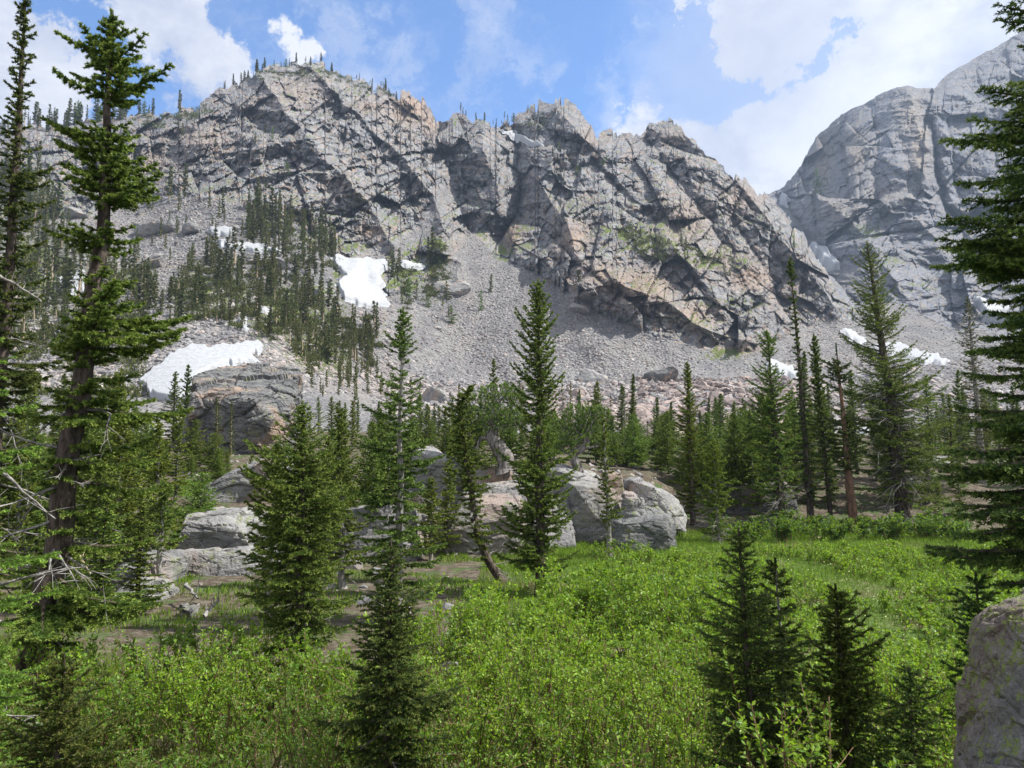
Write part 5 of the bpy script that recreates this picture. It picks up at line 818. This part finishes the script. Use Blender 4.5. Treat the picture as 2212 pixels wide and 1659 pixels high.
for G_, poly, n in [(MG, [(540, 158), (700, 150), (860, 205), (860, 215), (700, 170), (560, 175)], 90), (MG, [(280, 262), (330, 250), (460, 225), (460, 250), (300, 290)], 60), (MG, [(1130, 260), (1180, 240), (1190, 280), (1140, 290)], 24), (FG, [(1740, 395), (1790, 385), (1795, 420), (1750, 425)], 26), (FG, [(1840, 490), (1900, 480), (1900, 515), (1850, 520)], 26)]:
    xs_, ys_ = [p[0] for p in poly], [p[1] for p in poly]; a = r_.uniform(min(xs_), max(xs_), n * 4); b = r_.uniform(min(ys_), max(ys_), n * 4); k = in_poly(a, b, poly); pp.append(surf(G_, a[k][:n], b[k][:n]))
tufts(np.concatenate(pp), 40, 2.6, 10, 'ridge_scrub', 'low scrub along the ridges', NM['far'], .6)
# ------------------------------------------------------------------ willow thicket
wm_, N = mat('willow_leaf'); r = N.n('ShaderNodeNewGeometry').outputs['Random Per Island']; g = N.n('ShaderNodeNewGeometry').outputs['Position']; n1 = N.noise(g, .45, 3, .6)
c = N.mix(N.ss(N.m('ADD', N.m('MULTIPLY', r, .55), N.m('MULTIPLY', n1, .45)), .2, .8), (.085, .20, .02), (.30, .46, .04)); c = N.mix(N.attr('tip').outputs['Fac'], c, (.034, .095, .026))  # tip mixes in the dark leaf tone, painted shade of the lower left included
b_ = principled(N, c, .45, spec=.35); tr = N.n('ShaderNodeBsdfTranslucent'); N.put(tr.inputs[0], N.mix(.5, c, (.42, .62, .03))); mx = N.n('ShaderNodeMixShader'); mx.inputs[0].default_value = .42; N.t.links.new(b_.outputs[0], mx.inputs[1]); N.t.links.new(tr.outputs[0], mx.inputs[2]); finish(N, mx)
M_STEM = bark('willow_stem', (.12, .07, .045), (.26, .18, .12), 12)
def willows(centres, seed, name, label, leaf, hscale=1.0, nst=16, nleaf=900, dark=0.0, spreadr=.75):
    r = np.random.RandomState(seed); LA, LB, SA, SB, SR = [], [], [], [], []; Dk = []
    for (x, y, h) in centres:
        z = G1(x, y); n = nst; a = r.uniform(0, 6.28, n); tl = r.uniform(.15, .9, n) * spreadr; b0 = np.stack([x + r.normal(size=n) * .16, y + r.normal(size=n) * .16, np.full(n, z)], -1)
        d = np.stack([np.cos(a) * tl, np.sin(a) * tl, np.ones(n)], -1); hh = h * r.uniform(.7, 1.08, n); m1 = b0 + d * (hh * .45)[:, None] + r.normal(size=(n, 3)) * .04; e = m1 + (d * np.array([.75, .75, 1.0])) * (hh * .52)[:, None] + r.normal(size=(n, 3)) * .06
        SA += [b0, m1]; SB += [m1, e]; SR += [np.full(n, .011), np.full(n, .007)]
        # side twigs
        k = 9; t = r.uniform(.25, 1.0, (n, k)); o = np.where((t < .5)[..., None], b0[:, None] + (m1 - b0)[:, None] * (t * 2)[..., None], m1[:, None] + (e - m1)[:, None] * ((t - .5) * 2)[..., None]); dd = r.normal(size=(n, k, 3)) * .75 + np.array([0, 0, .6]); dd /= np.linalg.norm(dd, axis=2, keepdims=True); ln = r.uniform(.12, .38, (n, k, 1)) * (h / 1.4)
        q = (o + dd * ln); SA.append(o.reshape(-1, 3)); SB.append(q.reshape(-1, 3)); SR.append(np.full(n * k, .0035))
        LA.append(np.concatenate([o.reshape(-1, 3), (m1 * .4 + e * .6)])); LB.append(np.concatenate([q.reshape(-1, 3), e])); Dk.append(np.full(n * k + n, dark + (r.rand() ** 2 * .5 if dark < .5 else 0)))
    A = np.concatenate(LA); B = np.concatenate(LB); n = int(nleaf * len(centres)); L = np.linalg.norm(B - A, axis=1); idx = r.choice(len(A), n, p=L / L.sum()); t = r.rand(n) ** .75
    d = (B - A)[idx] / L[idx][:, None]; q = r.normal(size=(n, 3)); q -= (q * d).sum(1, keepdims=True) * d; q /= np.linalg.norm(q, axis=1, keepdims=True); nd = d * .5 + q * .9; nd[:, 2] += .1; nd /= np.linalg.norm(nd, axis=1, keepdims=True)
    P = A[idx] + (B - A)[idx] * t[:, None]; dist = np.linalg.norm(P - CAM, axis=1); ls = leaf * r.uniform(.6, 1.25, n) * np.clip(dist / 9, 1, 2.0); s = np.cross(nd, r.normal(size=(n, 3)) * .6 + [0, 0, 1]); s /= np.linalg.norm(s, axis=1, keepdims=True); up = np.cross(s, nd)
    V = np.stack([P, P + nd * ls[:, None] * .5 + s * ls[:, None] * .26 + up * ls[:, None] * .05, P + nd * ls[:, None], P + nd * ls[:, None] * .5 - s * ls[:, None] * .26 + up * ls[:, None] * .05], 1).reshape(-1, 3)
    tipv = np.repeat(np.concatenate(Dk)[idx], 4)
    V2, F2 = tri_tubes(np.concatenate(SA), np.concatenate(SB), np.concatenate(SR), np.concatenate(SR) * .7); nl_ = len(V)
    Fl = np.arange(nl_).reshape(-1, 4); mi = np.concatenate([np.zeros(len(Fl), int), np.ones(len(F2), int)])
    return link(name, raw_mesh(name, np.concatenate([V, V2]), [Fl, F2 + nl_], [wm_, M_STEM], False, attrs={'tip': np.concatenate([tipv, np.zeros(len(V2))])}, mat_index=mi), kind='stuff', label=label)
rw = np.random.RandomState(12)
def scatter(x0, x1, y0, y1, d, test, hf_):
    out = []
    nx = int((x1 - x0) / d); ny = int((y1 - y0) / d)
    for i in range(nx):
        for j in range(ny):
            x = x0 + (i + rw.rand()) * d; y = y0 + (j + rw.rand()) * d
            if test(x, y): out.append((x, y, hf_(x, y)))
    return out
def proj(x, y, z): # picture position of a point
    d = np.array([x, y, z]) - CAM; zc = d[1] * cp + d[2] * sp; return 1106 + F * d[0] / zc, 829.5 - F * (d[2] * cp - d[1] * sp) / zc
def far_edge(x):  # how far back the thicket reaches, by x
    return float(np.interp(x, [-9, -6.0, -4.6, -3.2, -1.5, 0, 1.5, 3.0, 4.2, 5.5, 7.5, 9.5, 12], [12.0, 13.0, 13.5, 12.5, 15.0, 17.5, 19.5, 20.5, 18.5, 14.2, 13.4, 15.5, 20]))
def wtest(x, y):
    px, _ = proj(x, y, 1.0)
    if y < 5.2 or px < -160 or px > 2400 or y > far_edge(x): return False
    if y < 6.4 and abs(x) > 4.8: return False
    return vnoise(np.array([[x / 1.3, y / 1.3, 3.3]]), 77)[0] > -.72
def wh(x, y): return (1.05 if y > 11 else 1.2) + .5 * float(vnoise(np.array([[x / 1.7, y / 1.7, .5]]), 78)[0]) + .12 * rw.rand() 
cs = scatter(-13, 16, 5, 22, .86, wtest, wh)
near = [c_ for c_ in cs if c_[1] < 11]; farw = [c_ for c_ in cs if c_[1] >= 11]
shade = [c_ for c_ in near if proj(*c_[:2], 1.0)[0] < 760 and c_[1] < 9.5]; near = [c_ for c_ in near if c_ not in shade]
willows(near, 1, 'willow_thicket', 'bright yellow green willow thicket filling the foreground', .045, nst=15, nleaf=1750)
willows(shade, 2, 'willow_shrubbery', 'willow scrub in the lower left, shade put into its darker blue green leaves', .042, nst=14, nleaf=2000, dark=.6)  # dark sets the shade of this corner into the leaf colour
willows(farw, 3, 'willow_undergrowth', 'bright willow scrub at the back of the thicket', .045, nst=10, nleaf=1000)
def stest(x, y):
    px, py = proj(x, y, .3); return (1430 < px < 2080 or 700 < px < 760) and 31.5 < y < 35 - .1 * abs(x - 14) + 1
ds = scatter(4, 24, 30, 37, 1.0, stest, lambda x, y: .35 + .6 * rw.rand() * (.5 + .5 * float(vnoise(np.array([[x / 2, y / 2, 1.]]), 3)[0])) + .2)
ds += scatter(-12, 5, 25, 34, 2.2, lambda x, y: 25 < y < 34 and vnoise(np.array([[x / 2.5, y / 2.5, 3.]]), 13)[0] > -.1, lambda x, y: .35 + .4 * rw.rand())
ds = [q for q in ds if not (-7 < q[0] < 8.5 and q[1] > 27)]
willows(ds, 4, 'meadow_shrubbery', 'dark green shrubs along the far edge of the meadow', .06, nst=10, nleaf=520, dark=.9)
ms_ = scatter(3, 22, 14, 29, .8, lambda x, y: y > far_edge(x) and 1100 < proj(x, y, .3)[0] < 2250 and vnoise(np.array([[x / 1.9, y / 1.9, 8.]]), 23)[0] > .18 - .03 * (x - 6), lambda x, y: .28 + .3 * rw.rand())
willows(ms_, 7, 'meadow_willow_scrub', 'low willow scrub scattered over the meadow', .04, nst=9, nleaf=330)
# ------------------------------------------------------------------ grass, flowers, ground cover
gm_, N = mat('grass_blade'); r = N.n('ShaderNodeNewGeometry').outputs['Random Per Island']; g = N.n('ShaderNodeNewGeometry').outputs['Position']; n1 = N.noise(g, .35, 4, .6)
c = N.mix(r, (.11, .20, .022), (.23, .35, .04)); c = N.mix(N.ss(n1, .54, .66, 0, .75), c, (.24, .22, .10)); b_ = principled(N, c, .6, spec=.2); tr = N.n('ShaderNodeBsdfTranslucent'); N.put(tr.inputs[0], c); mx = N.n('ShaderNodeMixShader'); mx.inputs[0].default_value = .35; N.t.links.new(b_.outputs[0], mx.inputs[1]); N.t.links.new(tr.outputs[0], mx.inputs[2]); finish(N, mx)
def blades(n, x0, x1, y0, y1, h, w, seed, name, label, m, test=None):
    r = np.random.RandomState(seed); x = r.uniform(x0, x1, n); y = y0 + (y1 - y0) * r.rand(n) ** .8
    if test is not None: k = test(x, y); x, y = x[k], y[k]
    n = len(x); z = gz(x, y) - .01; P = np.stack([x, y, z], -1); a = r.uniform(0, 6.28, n); s = np.stack([np.cos(a), np.sin(a), 0 * a], -1); w_ = w * np.clip(y / 14, .8, 2.4) * r.uniform(.6, 1.3, n); d = np.stack([r.normal(size=n) * .3, r.normal(size=n) * .3, np.ones(n)], -1) * (h * r.uniform(.5, 1.3, n))[:, None]
    V = np.stack([P - s * w_[:, None] / 2, P + s * w_[:, None] / 2, P + d], 1).reshape(-1, 3); return link(name, raw_mesh(name, V, np.arange(3 * n).reshape(-1, 3), m), kind='stuff', label=label)
def gmask(x, y): return (x * F / y + 1106 > -100) & (x * F / y + 1106 < 2330)
blades(150000, -4, 25, 13, 36, .16, .012, 5, 'grass', 'short green grass of the meadow', gm_, lambda x, y: gmask(x, y) & (x > -1 + 0 * y))
blades(60000, -9, 10, 4.5, 14, .42, .010, 6, 'sedge_grass', 'longer grass growing under the willows', gm_, gmask)
blades(90000, -16, 3, 13, 40, .13, .024, 7, 'ground_cover', 'low green plants on the left forest floor', gm_, lambda x, y: gmask(x, y) & (vnoise(np.stack([x / 1.1, y / 1.1, x * 0], -1), 9) > .05))
fm_, N = mat('flower'); finish(N, principled(N, (.62, .68, .34), .6))
r = np.random.RandomState(3); n = 900; x = r.uniform(3, 20, n); y = r.uniform(15, 28, n); k = gmask(x, y) & (vnoise(np.stack([x / 3, y / 3, x * 0], -1), 19) > -.3) & (x > 4 + 0 * y) ; x, y = x[k], y[k]; n = len(x); P = np.stack([x, y, gz(x, y) + .15], -1); a = r.uniform(0, 6.28, n); u = np.stack([np.cos(a), np.sin(a), r.normal(size=n) * .3], -1) * .019; v_ = np.stack([-np.sin(a), np.cos(a), r.normal(size=n) * .3], -1) * .019
link('meadow_flowers', raw_mesh('meadow_flowers', np.stack([P - u, P - v_, P + u, P + v_], 1).reshape(-1, 3), np.arange(4 * n).reshape(-1, 4), fm_), kind='stuff', label='pale flowers scattered in the meadow grass')
# ------------------------------------------------------------------ fallen wood
def log(label, p0, p1, Y0, Y1, rad, m='silver', limbs=0, seed=0, lift=.05):
    r = np.random.RandomState(seed); a = at(p0[0], p0[1], Y0); b = at(p1[0], p1[1], Y1); a[2] = max(a[2], G1(a[0], a[1]) + rad * .6); b[2] = max(b[2], G1(b[0], b[1]) + rad * .6); t = np.linspace(0, 1, 10)[:, None]; P = a + (b - a) * t + r.normal(size=(10, 3)) * rad * .35; polys = [P]; radii = [np.linspace(rad, rad * .5, 10)]
    for k in range(limbs): o = P[r.randint(2, 9)]; d = r.normal(size=3) * .6 + [0, 0, .5]; L = np.linalg.norm(b - a) * r.uniform(.12, .3); polys.append(np.stack([o, o + d * L * .5, o + d * L + r.normal(size=3) * .1 * L])); radii.append(np.array([rad * .35, rad * .22, rad * .08]))
    V, Fq = tubes(polys, radii, 6); c_ = V.mean(0); c_[2] = V[:, 2].min(); o = link('fallen_branch', raw_mesh('fallen_branch', V - c_, Fq, BK[m], True)); o.location = c_; o['label'] = label; o['category'] = 'deadwood'; return o
log('pale stick lying in the middle of the meadow', (1742, 1168), (1776, 1160), 32, 33, .05, 'tan', 1, 1)
log('long thin pole lying flat across the meadow', (1812, 1166), (1868, 1170), 33, 32.5, .03, 'tan', 0, 2)
log('bleached branch on the dark soil below the left bedrock', (400, 1262), (428, 1292), 20, 19, .05, 'silver', 4, 3)
log('tangle of dead branches by the edge of the left willows', (440, 1330), (470, 1296), 16.5, 17, .05, 'silver', 9, 4)
log('grey dead limb on the rocks under the silver trunked fir', (955, 1125), (1010, 1108), 33, 33.5, .05, 'silver', 8, 5)
log('bleached limb leaning on the rock left of the leaning trunk', (900, 1150), (950, 1120), 32, 33, .05, 'silver', 6, 6)
log('dead pole in the moss left of the thin sapling', (170, 1200), (205, 1255), 20, 19.5, .04, 'tan', 3, 7)
log('broken dead branch hanging beside the left edge fir', (-10, 1010), (118, 1120), 9.0, 9.6, .02, 'silver', 10, 8)
log('weathered grey limb above the broken one at the left edge', (-10, 590), (90, 650), 12.5, 12.8, .028, 'silver', 10, 9)
haze_box(-3000, 3000, -60, 2200, -12, 900)
